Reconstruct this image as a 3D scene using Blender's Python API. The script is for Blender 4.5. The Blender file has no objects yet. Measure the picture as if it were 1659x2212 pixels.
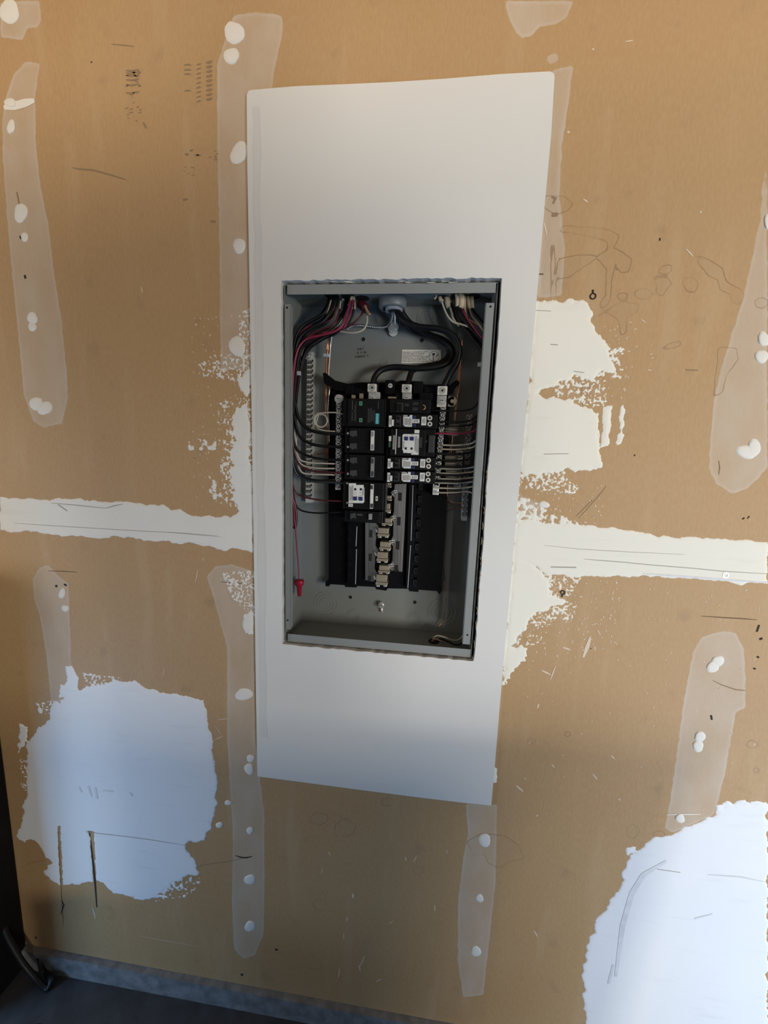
import bpy, bmesh, math, random
import numpy as np
from mathutils import Vector, Matrix
random.seed(7)
C = bpy.context.scene.collection
SC = bpy.context.scene
# ------------------------------------------------------------------ camera
F = 830.0; PX, PY = 829.5, 1106.0
D = 0.69; CZ = 1.285
R = np.array([[0.99335322, 0.05027584, -0.10354577],
              [0.1096881, -0.14071685, 0.98395492],
              [0.03489852, -0.98877253, -0.1452962]])
cam = bpy.data.objects.new('camera', bpy.data.cameras.new('camera')); C.objects.link(cam)
cam.data.sensor_fit = 'HORIZONTAL'; cam.data.sensor_width = 36.0
cam.data.lens = 36.0 * F / 1659.0; cam.data.clip_start = 0.01
M = Matrix(((R[0, 0], -R[0, 1], -R[0, 2], 0), (R[1, 0], -R[1, 1], -R[1, 2], -D), (R[2, 0], -R[2, 1], -R[2, 2], CZ), (0, 0, 0, 1)))
cam.matrix_world = M
SC.camera = cam
SC.view_settings.view_transform = 'Standard'; SC.view_settings.look = 'None'
SC.view_settings.gamma = 1; SC.view_settings.use_curve_mapping = False
SC.view_settings.exposure = 0.0
# ------------------------------------------------------------------ world and lights
w = bpy.data.worlds.new('world'); SC.world = w; w.use_nodes = True
w.node_tree.nodes['Background'].inputs[0].default_value = (0.8, 0.9, 1.0, 1)
w.node_tree.nodes['Background'].inputs[1].default_value = 0.16

def area(name, loc, target, sx, sy, power, col):
    l = bpy.data.lights.new(name, 'AREA'); l.shape = 'RECTANGLE'; l.size = sx; l.size_y = sy
    l.energy = power; l.color = col
    o = bpy.data.objects.new(name, l); C.objects.link(o); o.location = loc
    o.rotation_euler = (Vector(target) - Vector(loc)).to_track_quat('-Z', 'Y').to_euler()
    return o
LIGHTS = [
    ('daylight_through_garage_door', (1.8, -3.6, 0.9), (0.1, 0, 0.8), 0.4, 0.6, 38, (1.0, 0.94, 0.84)),
    ('low_sky_at_door', (2.6, -3.6, 0.5), (0.2, 0, 0.6), 0.8, 0.6, 28, (0.80, 0.90, 1.0)),
    ('garage_ceiling_lamp', (-1.5, -2.6, 2.55), (-0.5, 0, 1.9), 0.9, 0.2, 29, (1.0, 0.80, 0.58)),
    ('blue_fill_low_right', (1.5, -1.0, 0.2), (0.8, 0, 0.3), 0.4, 0.4, 10.0, (0.19, 0.51, 1.0)),  # added blue fill brightening the lower right wall, no source stands there
    ('blue_fill_low_left', (-1.35, -0.6, 0.32), (-0.8, 0, 0.25), 0.3, 0.3, 4.6, (0.27, 0.56, 1.0)),  # blue fill put in for the lower left compound, no window behind it
    ('fill_mid_right', (2.2, -2.0, 1.1), (0.5, 0, 1.0), 0.5, 0.5, 34, (1.0, 0.92, 0.81)),  # invented side fill, strongest on the right of the wall
    ('fill_from_left', (-1.7, -0.7, 1.1), (-0.9, 0, 1.0), 0.3, 0.5, 4.0, (0.92, 0.93, 0.95)),  # extra fill lifting the far left wall, no opening on that side
]
for a in LIGHTS: area(*a)

# ------------------------------------------------------------------ helpers
def at(px, py, y=0.0):
    """the point of the plane at depth y (0 = wall face, positive into the wall) seen at a pixel of the photograph"""
    r = R @ np.array([px - PX, py - PY, F]); t = (D + y) / r[1]
    return Vector((r[0] * t, y, CZ + r[2] * t))
def atz(px, py, z=0.0):
    r = R @ np.array([px - PX, py - PY, F]); t = (z - CZ) / r[2]
    return Vector((r[0] * t, -D + r[1] * t, z))
WL = {}
def props(o, label=None, cat=None, group=None, kind=None):
    if label: o['label'] = label
    if cat: o['category'] = cat
    if group: o['group'] = group
    if kind: o['kind'] = kind
    return o
def empty(name, loc, label, cat, group=None):
    o = bpy.data.objects.new(name, None); o.empty_display_size = 0.02
    C.objects.link(o); o.location = loc; WL[o.name] = Vector(loc)
    return props(o, label, cat, group)
def mk(name, verts, faces, mat, parent=None, smooth=False, label=None, centre=True):
    verts = np.array([tuple(v) for v in verts], dtype=float)
    c = Vector((verts.min(0) + verts.max(0)) / 2) if centre else Vector((0, 0, 0))
    me = bpy.data.meshes.new(name); me.from_pydata([tuple(v) for v in (verts - np.array(c))], [], faces)
    me.validate(); me.update()
    if smooth: me.polygons.foreach_set('use_smooth', [True] * len(me.polygons))
    me.materials.append(mat)
    o = bpy.data.objects.new(name, me); C.objects.link(o)
    WL[o.name] = c
    if parent is not None:
        o.parent = parent; o.location = c - WL[parent.name]
    else: o.location = c
    if label: o['label'] = label
    return o
class MB:
    def __init__(s): s.v = []; s.f = []
    def add(s, v, f):
        n = len(s.v); s.v += [tuple(p) for p in v]; s.f += [tuple(i + n for i in q) for q in f]
    def bm(s, b):
        b.verts.index_update(); s.add([v.co[:] for v in b.verts], [[v.index for v in f.verts] for f in b.faces]); b.free()
    def box(s, x0, x1, y0, y1, z0, z1, bev=0.0):
        b = bmesh.new(); bmesh.ops.create_cube(b, size=1)
        for v in b.verts:
            v.co = ((x0 + x1) / 2 + v.co.x * (x1 - x0), (y0 + y1) / 2 + v.co.y * (y1 - y0), (z0 + z1) / 2 + v.co.z * (z1 - z0))
        if bev: bmesh.ops.bevel(b, geom=b.edges[:], offset=bev, segments=2, affect='EDGES', profile=0.6)
        s.bm(b)
    def pbox(s, x0, y0, x1, y1, d0, d1, bev=0.0):
        """box whose front face (depth d0) covers the pixel rectangle, running back to depth d1"""
        ym, xm = (y0 + y1) / 2, (x0 + x1) / 2
        s.box(at(x0, ym, d0).x, at(x1, ym, d0).x, d0, d1, at(xm, y1, d0).z, at(xm, y0, d0).z, bev)
    def cyl(s, c, r, y0, y1, n=20, r2=None, hole=0.0):
        r2 = r if r2 is None else r2
        v = []
        for (rr, y) in ((r, y0), (r2, y1)):
            for i in range(n):
                a = 2 * math.pi * i / n; v.append((c.x + rr * math.cos(a), y, c.z + rr * math.sin(a)))
        f = [(i, (i + 1) % n, n + (i + 1) % n, n + i) for i in range(n)]
        if hole:
            for y in (y0, y1):
                for i in range(n):
                    a = 2 * math.pi * i / n; v.append((c.x + hole * math.cos(a), y, c.z + hole * math.sin(a)))
            for i in range(n):
                j = (i + 1) % n
                f += [(i, 2 * n + i, 2 * n + j, j), (n + i, n + j, 3 * n + j, 3 * n + i), (2 * n + i, 3 * n + i, 3 * n + j, 2 * n + j)]
        else: f += [tuple(range(n)), tuple(range(2 * n - 1, n - 1, -1))]
        s.add(v, f)
    def prism(s, pts, d0, d1):
        """pixel outline at depth d0, extruded back to d1"""
        P = [at(x, y, d0) for x, y in pts]; n = len(P)
        v = [(p.x, d0, p.z) for p in P] + [(p.x, d1, p.z) for p in P]
        s.add(v, [tuple(range(n)), tuple(range(2 * n - 1, n - 1, -1))] + [(i, n + i, n + (i + 1) % n, (i + 1) % n) for i in range(n)])
    def tube(s, pts, r, n=8, closed=False, r1=None):
        P = [Vector(p) for p in pts]; m = len(P); v = []; up = None
        for i, p in enumerate(P):
            t = (P[(i + 1) % m] - P[i - 1]) if closed else (P[min(i + 1, m - 1)] - P[max(i - 1, 0)])
            t.normalize()
            if up is None: up = t.orthogonal().normalized()
            up = (up - t * up.dot(t)).normalized(); q = t.cross(up)
            rr = r if r1 is None else r + (r1 - r) * i / (m - 1)
            for k in range(n):
                a = 2 * math.pi * k / n; v.append(p + (up * math.cos(a) + q * math.sin(a)) * rr)
        f = []
        for i in range(m if closed else m - 1):
            for k in range(n):
                a, b = i * n, ((i + 1) % m) * n; f.append((a + k, a + (k + 1) % n, b + (k + 1) % n, b + k))
        if not closed: f += [tuple(range(n))[::-1], tuple(range((m - 1) * n, m * n))]
        s.add(v, f)
    def torus(s, c, Rr, r, n=28, m=6):
        s.tube([(c.x + Rr * math.cos(2 * math.pi * i / n), c.y, c.z + Rr * math.sin(2 * math.pi * i / n)) for i in range(n)], r, m, True)
    def build(s, name, mat, parent=None, smooth=False, label=None): return mk(name, s.v, s.f, mat, parent, smooth, label)
def catmull(P, k=6):
    P = [np.array(p, float) for p in P]; Q = [2 * P[0] - P[1]] + P + [2 * P[-1] - P[-2]]; out = []
    for i in range(1, len(Q) - 2):
        p0, p1, p2, p3 = Q[i - 1:i + 3]
        for j in range(k):
            t = j / k
            out.append(0.5 * ((2 * p1) + (-p0 + p2) * t + (2 * p0 - 5 * p1 + 4 * p2 - p3) * t * t + (-p0 + 3 * p1 - 3 * p2 + p3) * t ** 3))
    out.append(P[-1]); return out
def path(pts, k=6): return catmull([at(*p) for p in pts], k)
def text(s, name, px, py, d, h, mat, parent, rot=0.0, align='CENTER', label=None):
    cu = bpy.data.curves.new(name, 'FONT'); cu.body = s; cu.size = h; cu.align_x = align; cu.align_y = 'CENTER'; cu.extrude = 0.00005
    cu.resolution_u = 3
    t = bpy.data.objects.new(name, cu); C.objects.link(t)
    bpy.context.view_layer.update()
    me = bpy.data.meshes.new_from_object(t); bpy.data.objects.remove(t); bpy.data.curves.remove(cu)
    p = at(px, py, d); m = Matrix.Translation(p) @ Matrix.Rotation(math.pi / 2, 4, 'X') @ Matrix.Rotation(rot, 4, 'Z')
    v = [m @ q.co for q in me.vertices]; f = [tuple(q.vertices) for q in me.polygons]
    bpy.data.meshes.remove(me)
    return mk(name, v, f, mat, parent, label=label)
# ------------------------------------------------------------------ materials
def mat(name, col, rough=0.6, metal=0.0, var=0.08, scale=60, bump=0.0, spec=0.5, var_rough=0.1, aniso=None):
    m = bpy.data.materials.new(name); m.use_nodes = True; n = m.node_tree.nodes; l = m.node_tree.links
    b = n['Principled BSDF']; tc = n.new('ShaderNodeTexCoord'); no = n.new('ShaderNodeTexNoise')
    no.inputs['Scale'].default_value = scale; no.inputs['Detail'].default_value = 5
    src = tc.outputs['Object']
    if aniso:
        mp = n.new('ShaderNodeMapping'); mp.inputs['Scale'].default_value = aniso; l.new(src, mp.inputs[0]); src = mp.outputs[0]
    l.new(src, no.inputs['Vector'])
    mx = n.new('ShaderNodeMix'); mx.data_type = 'RGBA'
    mx.inputs[6].default_value = tuple(c * (1 - var) for c in col) + (1,); mx.inputs[7].default_value = tuple(min(1, c * (1 + var)) for c in col) + (1,)
    l.new(no.outputs['Fac'], mx.inputs[0]); l.new(mx.outputs[2], b.inputs['Base Color'])
    mr = n.new('ShaderNodeMapRange'); mr.inputs[3].default_value = max(0, rough - var_rough); mr.inputs[4].default_value = min(1, rough + var_rough)
    l.new(no.outputs['Fac'], mr.inputs[0]); l.new(mr.outputs[0], b.inputs['Roughness'])
    b.inputs['Metallic'].default_value = metal; b.inputs['Specular IOR Level'].default_value = spec
    if bump:
        bu = n.new('ShaderNodeBump'); bu.inputs['Strength'].default_value = bump; bu.inputs['Distance'].default_value = 0.002
        l.new(no.outputs['Fac'], bu.inputs['Height']); l.new(bu.outputs[0], b.inputs['Normal'])
    return m
M_PANEL = mat('panel_grey_paint', (0.20, 0.215, 0.205), 0.42, 0, 0.05, 12)
M_FLANGE = mat('flange_grey_paint', (0.27, 0.285, 0.275), 0.36, 0, 0.05, 12)
M_BLACK = mat('black_moulded_plastic', (0.004, 0.004, 0.005), 0.55, 0, 0.3, 80, 0.1, spec=0.10)
M_BREAKER = mat('breaker_black_phenolic', (0.007, 0.007, 0.007), 0.5, 0, 0.3, 120, 0.15, spec=0.14)
M_BREAKER_EDGE = mat('breaker_dark_grey', (0.028, 0.028, 0.028), 0.5, 0, 0.2, 100)
M_GREYPRINT = mat('grey_moulded_print', (0.04, 0.04, 0.038), 0.6)
M_WBLACK = mat('black_wire_insulation', (0.006, 0.006, 0.007), 0.42, 0, 0.3, 40, spec=0.25)
M_WBLUE = mat('dark_slate_wire_insulation', (0.02, 0.03, 0.035), 0.4)
M_WRED = mat('red_wire_insulation', (0.24, 0.018, 0.055), 0.4, 0, 0.15, 40)
M_WDRED = mat('dark_red_wire_insulation', (0.07, 0.008, 0.015), 0.4)
M_WWHITE = mat('white_wire_insulation', (0.48, 0.44, 0.36), 0.4, 0, 0.08, 40)
M_SHEATH = mat('cream_cable_sheath', (0.56, 0.47, 0.33), 0.5, 0, 0.12, 50)
M_KRAFT = mat('brown_kraft_filler', (0.36, 0.22, 0.12), 0.8, 0, 0.3, 200)
M_COPPER = mat('bare_copper', (0.85, 0.38, 0.2), 0.3, 1, 0.15, 60)
M_COPPER_DULL = mat('dull_copper', (0.30, 0.13, 0.08), 0.45, 1)
M_TIN = mat('bright_tinned_metal', (0.82, 0.81, 0.76), 0.28, 0.8, 0.08, 50)
M_ALU = mat('aluminium_bar', (0.80, 0.79, 0.73), 0.45, 0.55, 0.08, 50)
M_STEEL = mat('zinc_steel', (0.72, 0.72, 0.70), 0.32, 0.75, 0.1, 80)
M_PLATE = mat('brushed_bus_plate', (0.50, 0.48, 0.46), 0.33, 1, 0.1, 12, 0.1, aniso=(30, 30, 1))
M_STAB = mat('tan_bus_stab', (0.36, 0.30, 0.21), 0.5, 0.7, 0.12, 50)
M_BRASS = mat('brass_screw', (0.75, 0.52, 0.22), 0.3, 1)
M_HOLE = mat('dark_hole', (0.006, 0.006, 0.006), 0.8)
M_SLOT = mat('dark_slot_shadow_grey', (0.03, 0.03, 0.03), 0.6)
M_PVC = mat('grey_pvc', (0.17, 0.18, 0.185), 0.45)
M_LABEL = mat('white_label', (0.72, 0.71, 0.66), 0.5, 0, 0.05, 90)
M_INK = mat('black_ink', (0.02, 0.02, 0.02), 0.7)
M_INKGREY = mat('grey_ink', (0.22, 0.22, 0.21), 0.7)
M_BLUE = mat('navy_button', (0.02, 0.025, 0.12), 0.4)
M_TEAL = mat('teal_label', (0.03, 0.30, 0.34), 0.5)
M_GREEN = mat('pale_green_window', (0.16, 0.33, 0.22), 0.4)
M_DGREEN = mat('dark_green_print', (0.02, 0.10, 0.05), 0.5)
M_NUT = mat('red_wire_nut', (0.30, 0.010, 0.03), 0.4)
M_TIE = mat('pale_cable_tie', (0.45, 0.47, 0.5), 0.5)
M_HANDLE = mat('white_breaker_handle', (0.7, 0.68, 0.60), 0.4)
M_HANDLEG = mat('grey_breaker_handle', (0.25, 0.25, 0.24), 0.4)
M_CAB = mat('black_cabinet_paint', (0.006, 0.006, 0.007), 0.6, spec=0.2)
M_RUBBER = mat('black_rubber_cord', (0.01, 0.012, 0.016), 0.4)
M_CUT = mat('torn_gypsum_edge', (0.62, 0.61, 0.58), 0.95, 0, 0.25, 200, 0.6)
M_SCUFF = mat('dark_scuff', (0.31, 0.21, 0.12), 0.9)
M_THINMARK = mat('thin_brown_line', (0.17, 0.11, 0.06), 0.9)
M_DARKMARK = mat('black_mark', (0.03, 0.025, 0.02), 0.9)
M_SCRATCH = mat('pale_scratch', (0.75, 0.62, 0.48), 0.9)

# ------------------------------------------------------------------ noise and fields on the wall plane
def vnoise(x, z, s, seed):
    x = x / s; z = z / s; xi = np.floor(x).astype(np.int64); zi = np.floor(z).astype(np.int64); fx = x - xi; fz = z - zi
    fx = fx * fx * (3 - 2 * fx); fz = fz * fz * (3 - 2 * fz)
    def h(a, b):
        n = (a * 374761393 + b * 668265263 + seed * 982451653) & 0xffffffff
        n = ((n ^ (n >> 13)) * 1274126177) & 0xffffffff
        return ((n ^ (n >> 16)) & 0xffff) / 32768.0 - 1.0
    return (h(xi, zi) * (1 - fx) + h(xi + 1, zi) * fx) * (1 - fz) + (h(xi, zi + 1) * (1 - fx) + h(xi + 1, zi + 1) * fx) * fz
def fnoise(x, z, s, seed): return (vnoise(x, z, s, seed) + 0.5 * vnoise(x, z, s / 2.1, seed + 1) + 0.25 * vnoise(x, z, s / 4.3, seed + 2)) / 1.2
def sdpoly(X, Z, poly):
    """signed distance, positive inside"""
    d = np.full(X.shape, 9.0); ins = np.zeros(X.shape, bool); n = len(poly)
    for i in range(n):
        ax, az = poly[i]; bx, bz = poly[(i + 1) % n]; ex, ez = bx - ax, bz - az
        L = ex * ex + ez * ez + 1e-12
        t = np.clip(((X - ax) * ex + (Z - az) * ez) / L, 0, 1)
        d = np.minimum(d, np.hypot(X - ax - ex * t, Z - az - ez * t))
        c = ((az > Z) != (bz > Z)); xx = ax + (Z - az) * ex / (ez if abs(ez) > 1e-9 else 1e-9)
        ins ^= (c & (X < xx))
    return np.where(ins, d, -d)
def wp(pts): return [(at(x, y).x, at(x, y).z) for x, y in pts]
def skin_layer(name, comps, mat_, parent, step=0.002, hmax=0.0008, seed=3, label=None, holes=()):
    """compound troweled on the wall: outline fields made ragged by noise, contoured by marching squares"""
    allp = [p for c in comps for p in wp(c[0])]
    x0 = min(p[0] for p in allp) - 0.01; x1 = max(p[0] for p in allp) + 0.01; z0 = min(p[1] for p in allp) - 0.01; z1 = max(p[1] for p in allp) + 0.01
    xs = np.arange(x0, x1, step); zs = np.arange(z0, z1, step); X, Z = np.meshgrid(xs, zs)
    Fd = np.full(X.shape, -1.0)
    for k, (pts, cap, amp, sc) in enumerate(comps):
        poly = wp(pts); f = np.minimum(sdpoly(X, Z, poly), cap)
        Fd = np.maximum(Fd, f + amp * fnoise(X, Z, sc, seed + 10 * k))
    for pts, amp, sc in holes:
        Fd = np.minimum(Fd, -sdpoly(X, Z, wp(pts)) + amp * fnoise(X, Z, sc, seed + 77))
    Fd[0, :] = Fd[-1, :] = -1; Fd[:, 0] = Fd[:, -1] = -1
    vid = {}; V = []; Fc = []
    def gv(i, j):
        k = (i, j)
        if k not in vid: vid[k] = len(V); V.append((xs[j], -0.0003 - min(hmax, max(0.0, Fd[i, j]) * 0.15), zs[i]))
        return vid[k]
    def ev(a, b):
        k = (a, b) if a < b else (b, a)
        if k not in vid:
            fa, fb = Fd[a], Fd[b]; t = fa / (fa - fb); vid[k] = len(V)
            V.append((xs[a[1]] * (1 - t) + xs[b[1]] * t, 0.0004, zs[a[0]] * (1 - t) + zs[b[0]] * t))
        return vid[k]
    S = Fd > 0
    any_ = S[:-1, :-1] | S[1:, :-1] | S[:-1, 1:] | S[1:, 1:]
    for i, j in zip(*np.nonzero(any_)):
        i = int(i); j = int(j); cs = [(i, j), (i, j + 1), (i + 1, j + 1), (i + 1, j)]; out = []
        for q in range(4):
            a, b = cs[q], cs[(q + 1) % 4]
            if S[a]: out.append(gv(*a))
            if S[a] != S[b]: out.append(ev(a, b))
        if len(out) > 2: Fc.append(tuple(out))
    return mk(name, V, Fc, mat_, parent, True, label)
def mat_compound(name, col, warm):
    m = bpy.data.materials.new(name); m.use_nodes = True; n = m.node_tree.nodes; l = m.node_tree.links; b = n['Principled BSDF']
    tc = n.new('ShaderNodeTexCoord'); a = n.new('ShaderNodeTexNoise'); a.inputs['Scale'].default_value = 4; a.inputs['Detail'].default_value = 6
    l.new(tc.outputs['Object'], a.inputs['Vector'])
    r = n.new('ShaderNodeValToRGB'); r.color_ramp.elements[0].position = 0.3; r.color_ramp.elements[1].position = 0.7
    r.color_ramp.elements[0].color = tuple(col) + (1,); r.color_ramp.elements[1].color = tuple(warm) + (1,)
    l.new(a.outputs['Fac'], r.inputs[0])
    mp = n.new('ShaderNodeMapping'); mp.inputs['Scale'].default_value = (1, 1, 6); l.new(tc.outputs['Object'], mp.inputs[0])
    g = n.new('ShaderNodeTexNoise'); g.inputs['Scale'].default_value = 9; g.inputs['Detail'].default_value = 8; l.new(mp.outputs[0], g.inputs['Vector'])
    rg = n.new('ShaderNodeValToRGB'); rg.color_ramp.elements[0].position = 0.27; rg.color_ramp.elements[1].position = 0.42
    rg.color_ramp.elements[0].color = (0.78, 0.77, 0.75, 1); rg.color_ramp.elements[1].color = (1, 1, 1, 1)
    l.new(g.outputs['Fac'], rg.inputs[0])
    mx = n.new('ShaderNodeMix'); mx.data_type = 'RGBA'; mx.blend_type = 'MULTIPLY'; mx.inputs[0].default_value = 0.25
    l.new(r.outputs[0], mx.inputs[6]); l.new(rg.outputs[0], mx.inputs[7]); l.new(mx.outputs[2], b.inputs['Base Color'])
    b.inputs['Roughness'].default_value = 0.75
    bu = n.new('ShaderNodeBump'); bu.inputs['Strength'].default_value = 0.15; bu.inputs['Distance'].default_value = 0.002
    l.new(g.outputs['Fac'], bu.inputs['Height']); l.new(bu.outputs[0], b.inputs['Normal'])
    return m
M_MUD = mat_compound('white_joint_compound', (0.82, 0.84, 0.87), (0.87, 0.87, 0.86))
M_MUDW = mat_compound('cream_joint_compound', (0.84, 0.82, 0.73), (0.88, 0.84, 0.72))
M_MUDL = mat_compound('off_white_joint_compound', (0.80, 0.79, 0.74), (0.86, 0.84, 0.77))
M_DAB = mat('spackle_white', (0.80, 0.77, 0.70), 0.8, 0, 0.05, 60)

# ------------------------------------------------------------------ wall material
def wall_material():
    m = bpy.data.materials.new('bare_brown_drywall_paper'); m.use_nodes = True; n = m.node_tree.nodes; l = m.node_tree.links; b = n['Principled BSDF']
    tc = n.new('ShaderNodeTexCoord')
    def noise(sc, det=5, scale=None, rough=0.5):
        t = n.new('ShaderNodeTexNoise'); t.inputs['Scale'].default_value = sc; t.inputs['Detail'].default_value = det; t.inputs['Roughness'].default_value = rough
        if scale:
            mp = n.new('ShaderNodeMapping'); mp.inputs['Scale'].default_value = scale; l.new(tc.outputs['Object'], mp.inputs[0]); l.new(mp.outputs[0], t.inputs['Vector'])
        else: l.new(tc.outputs['Object'], t.inputs['Vector'])
        return t.outputs['Fac']
    def attr(nm):
        a = n.new('ShaderNodeAttribute'); a.attribute_name = nm; return a.outputs['Fac']
    def math_(op, a, b_=None, c=None):
        q = n.new('ShaderNodeMath'); q.operation = op
        for i, v in enumerate((a, b_, c)):
            if v is None: continue
            if isinstance(v, (int, float)): q.inputs[i].default_value = v
            else: l.new(v, q.inputs[i])
        return q.outputs[0]
    def rng(v, a, b_, c=0.0, d=1.0, smooth=True):
        q = n.new('ShaderNodeMapRange'); q.interpolation_type = 'SMOOTHSTEP' if smooth else 'LINEAR'
        for i, u in enumerate((v, a, b_, c, d)):
            if isinstance(u, (int, float)): q.inputs[i].default_value = u
            else: l.new(u, q.inputs[i])
        return q.outputs[0]
    def mix(f, a, b_, mode='MIX'):
        q = n.new('ShaderNodeMix'); q.data_type = 'RGBA'; q.blend_type = mode
        for i, u in ((0, f), (6, a), (7, b_)):
            if isinstance(u, (int, float)): q.inputs[i].default_value = u
            elif isinstance(u, tuple): q.inputs[i].default_value = u + (1,)
            else: l.new(u, q.inputs[i])
        return q.outputs[2]
    base = mix(noise(1.3, 3), (0.40, 0.232, 0.095), (0.54, 0.355, 0.185))
    base = mix(rng(noise(5, 6), 0.35, 0.7), base, (0.47, 0.30, 0.145))
    base = mix(rng(noise(260, 3, (1, 1, 0.35)), 0.3, 0.75, 0.0, 0.35), base, (0.56, 0.38, 0.20))
    base = mix(rng(noise(14, 7, (1.6, 1, 0.25)), 0.52, 0.72, 0, 0.30), base, (0.58, 0.41, 0.24))
    base = mix(rng(noise(18, 8), 0.60, 0.75, 0, 0.25), base, (0.25, 0.17, 0.10))
    # thin skim coats over old tape and screws
    sk = math_('ADD', attr('skim'), math_('MULTIPLY', math_('SUBTRACT', noise(70, 5), 0.5), 0.006))
    skf = math_('MULTIPLY', rng(sk, 0.0, 0.0025), rng(noise(22, 7, (1, 1, 0.5)), 0.25, 0.75, 0.28, 0.52))
    rim = math_('MULTIPLY', math_('MULTIPLY', rng(sk, 0.0, 0.002), rng(sk, 0.008, 0.002)), 0.18)
    base = mix(math_('ADD', skf, rim), base, (0.62, 0.56, 0.48))
    base = mix(math_('MULTIPLY', rng(attr('haze'), 0.0, 0.012), rng(noise(30, 8), 0.35, 0.7, 0.1, 0.45)), base, (0.66, 0.60, 0.54))
    # water stain rings
    st = math_('ADD', attr('stain'), math_('MULTIPLY', math_('SUBTRACT', noise(55, 4), 0.5), 0.004))
    line = math_('MULTIPLY', rng(math_('ABSOLUTE', st), 0.0012, 0.0003), rng(noise(16, 3), 0.35, 0.6, 0.25, 0.75))
    base = mix(math_('MULTIPLY', rng(st, 0.0, 0.004), 0.10), base, (0.40, 0.28, 0.17))
    base = mix(line, base, (0.27, 0.17, 0.09))
    l.new(base, b.inputs['Base Color']); b.inputs['Roughness'].default_value = 0.62; b.inputs['Specular IOR Level'].default_value = 0.35
    bu = n.new('ShaderNodeBump'); bu.inputs['Strength'].default_value = 0.2; bu.inputs['Distance'].default_value = 0.0006
    l.new(noise(300, 3), bu.inputs['Height']); l.new(bu.outputs[0], b.inputs['Normal'])
    return m
M_WALL = wall_material()
M_CONC = mat('rough_concrete', (0.20, 0.205, 0.21), 0.85, 0, 0.75, 45, 1.0)
M_FLOOR = mat('dark_garage_slab', (0.045, 0.048, 0.054), 0.85, 0, 0.75, 22, 0.9)
M_PLASTER = mat('painted_plaster', (0.55, 0.53, 0.5), 0.9)
M_CEIL = mat('bare_ceiling_board', (0.5, 0.42, 0.32), 0.9)

# ------------------------------------------------------------------ panel geometry (measured on the wall plane)
BX0, BX1 = -0.3793 * D, 0.1487 * D
BZ0, BZ1 = CZ - 0.5385 * D, CZ + 0.4168 * D
ZB = CZ - 1.7833 * D                       # bottom edge of the wallboard
DEP = 0.100
def struct(name, x0, x1, y0, y1, z0, z1, m):
    b = MB(); b.box(x0, x1, y0, y1, z0, z1); o = b.build(name, m); o['kind'] = 'structure'; return o
XL, XR, YF, ZC = -3.2, 3.6, -4.2, 2.7
# wall_back: fine grid carrying skim and stain fields, coarse around it
SKIM = [
    [(10,215),(28,160),(55,132),(88,135),(78,200),(78,300),(88,400),(105,480),(118,590),(135,700),(145,800),(148,860),(135,915),(95,925),(70,910),(50,850),(40,740),(28,620),(15,480),(5,340),(4,260)],
    [(0,0),(85,0),(92,45),(80,60),(60,62),(50,88),(0,82)],
    [(505,30),(560,25),(612,32),(612,70),(595,150),(580,240),(560,420),(560,800),(520,800),(476,800),(474,600),(468,300),(468,140),(480,100)],
    [(1085,0),(1243,0),(1225,40),(1200,55),(1165,60),(1155,75),(1128,85),(1112,72),(1098,40)],
    [(1180,118),(1200,114),(1212,122),(1205,135),(1190,140),(1180,132)],
    [(1190,150),(1240,140),(1230,220),(1215,320),(1210,420),(1222,540),(1215,640),(1160,645),(1165,450),(1185,250)],
    [(1659,345),(1645,400),(1642,470),(1625,550),(1605,640),(1580,720),(1555,800),(1540,870),(1532,960),(1530,1010),(1545,1045),(1580,1068),(1610,1060),(1640,1035),(1659,1010)],
    [(70,1250),(85,1225),(105,1220),(128,1245),(148,1260),(152,1350),(155,1440),(160,1520),(110,1520),(100,1420),(85,1330),(72,1290)],
    [(445,1245),(465,1222),(500,1218),(545,1232),(548,1300),(552,1600),(572,1760),(572,1950),(570,2020),(550,2065),(525,2072),(505,2050),(500,1950),(502,1800),(490,1600),(490,1400),(460,1290)],
    [(1005,1735),(1075,1738),(1072,1900),(1055,2060),(1045,2150),(1000,2155),(988,2080),(988,1950),(1000,1850),(1010,1800)],
    [(1495,1410),(1515,1375),(1560,1362),(1590,1366),(1608,1400),(1612,1470),(1612,1530),(1590,1540),(1580,1600),(1570,1660),(1555,1720),(1545,1760),(1505,1778),(1455,1800),(1435,1790),(1448,1720),(1462,1620),(1475,1520)],
]
HAZE = [[(1112,1050),(1180,1090),(1190,1240),(1085,1490),(1100,1300)]]
def circ(cx, cy, rx, ry, n=14, j=0.12):
    rnd = random.Random(int(cx * 7 + cy)); return [(cx + rx * math.cos(2 * math.pi * i / n) * (1 + rnd.uniform(-j, j)), cy + ry * math.sin(2 * math.pi * i / n) * (1 + rnd.uniform(-j, j))) for i in range(n)]
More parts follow.
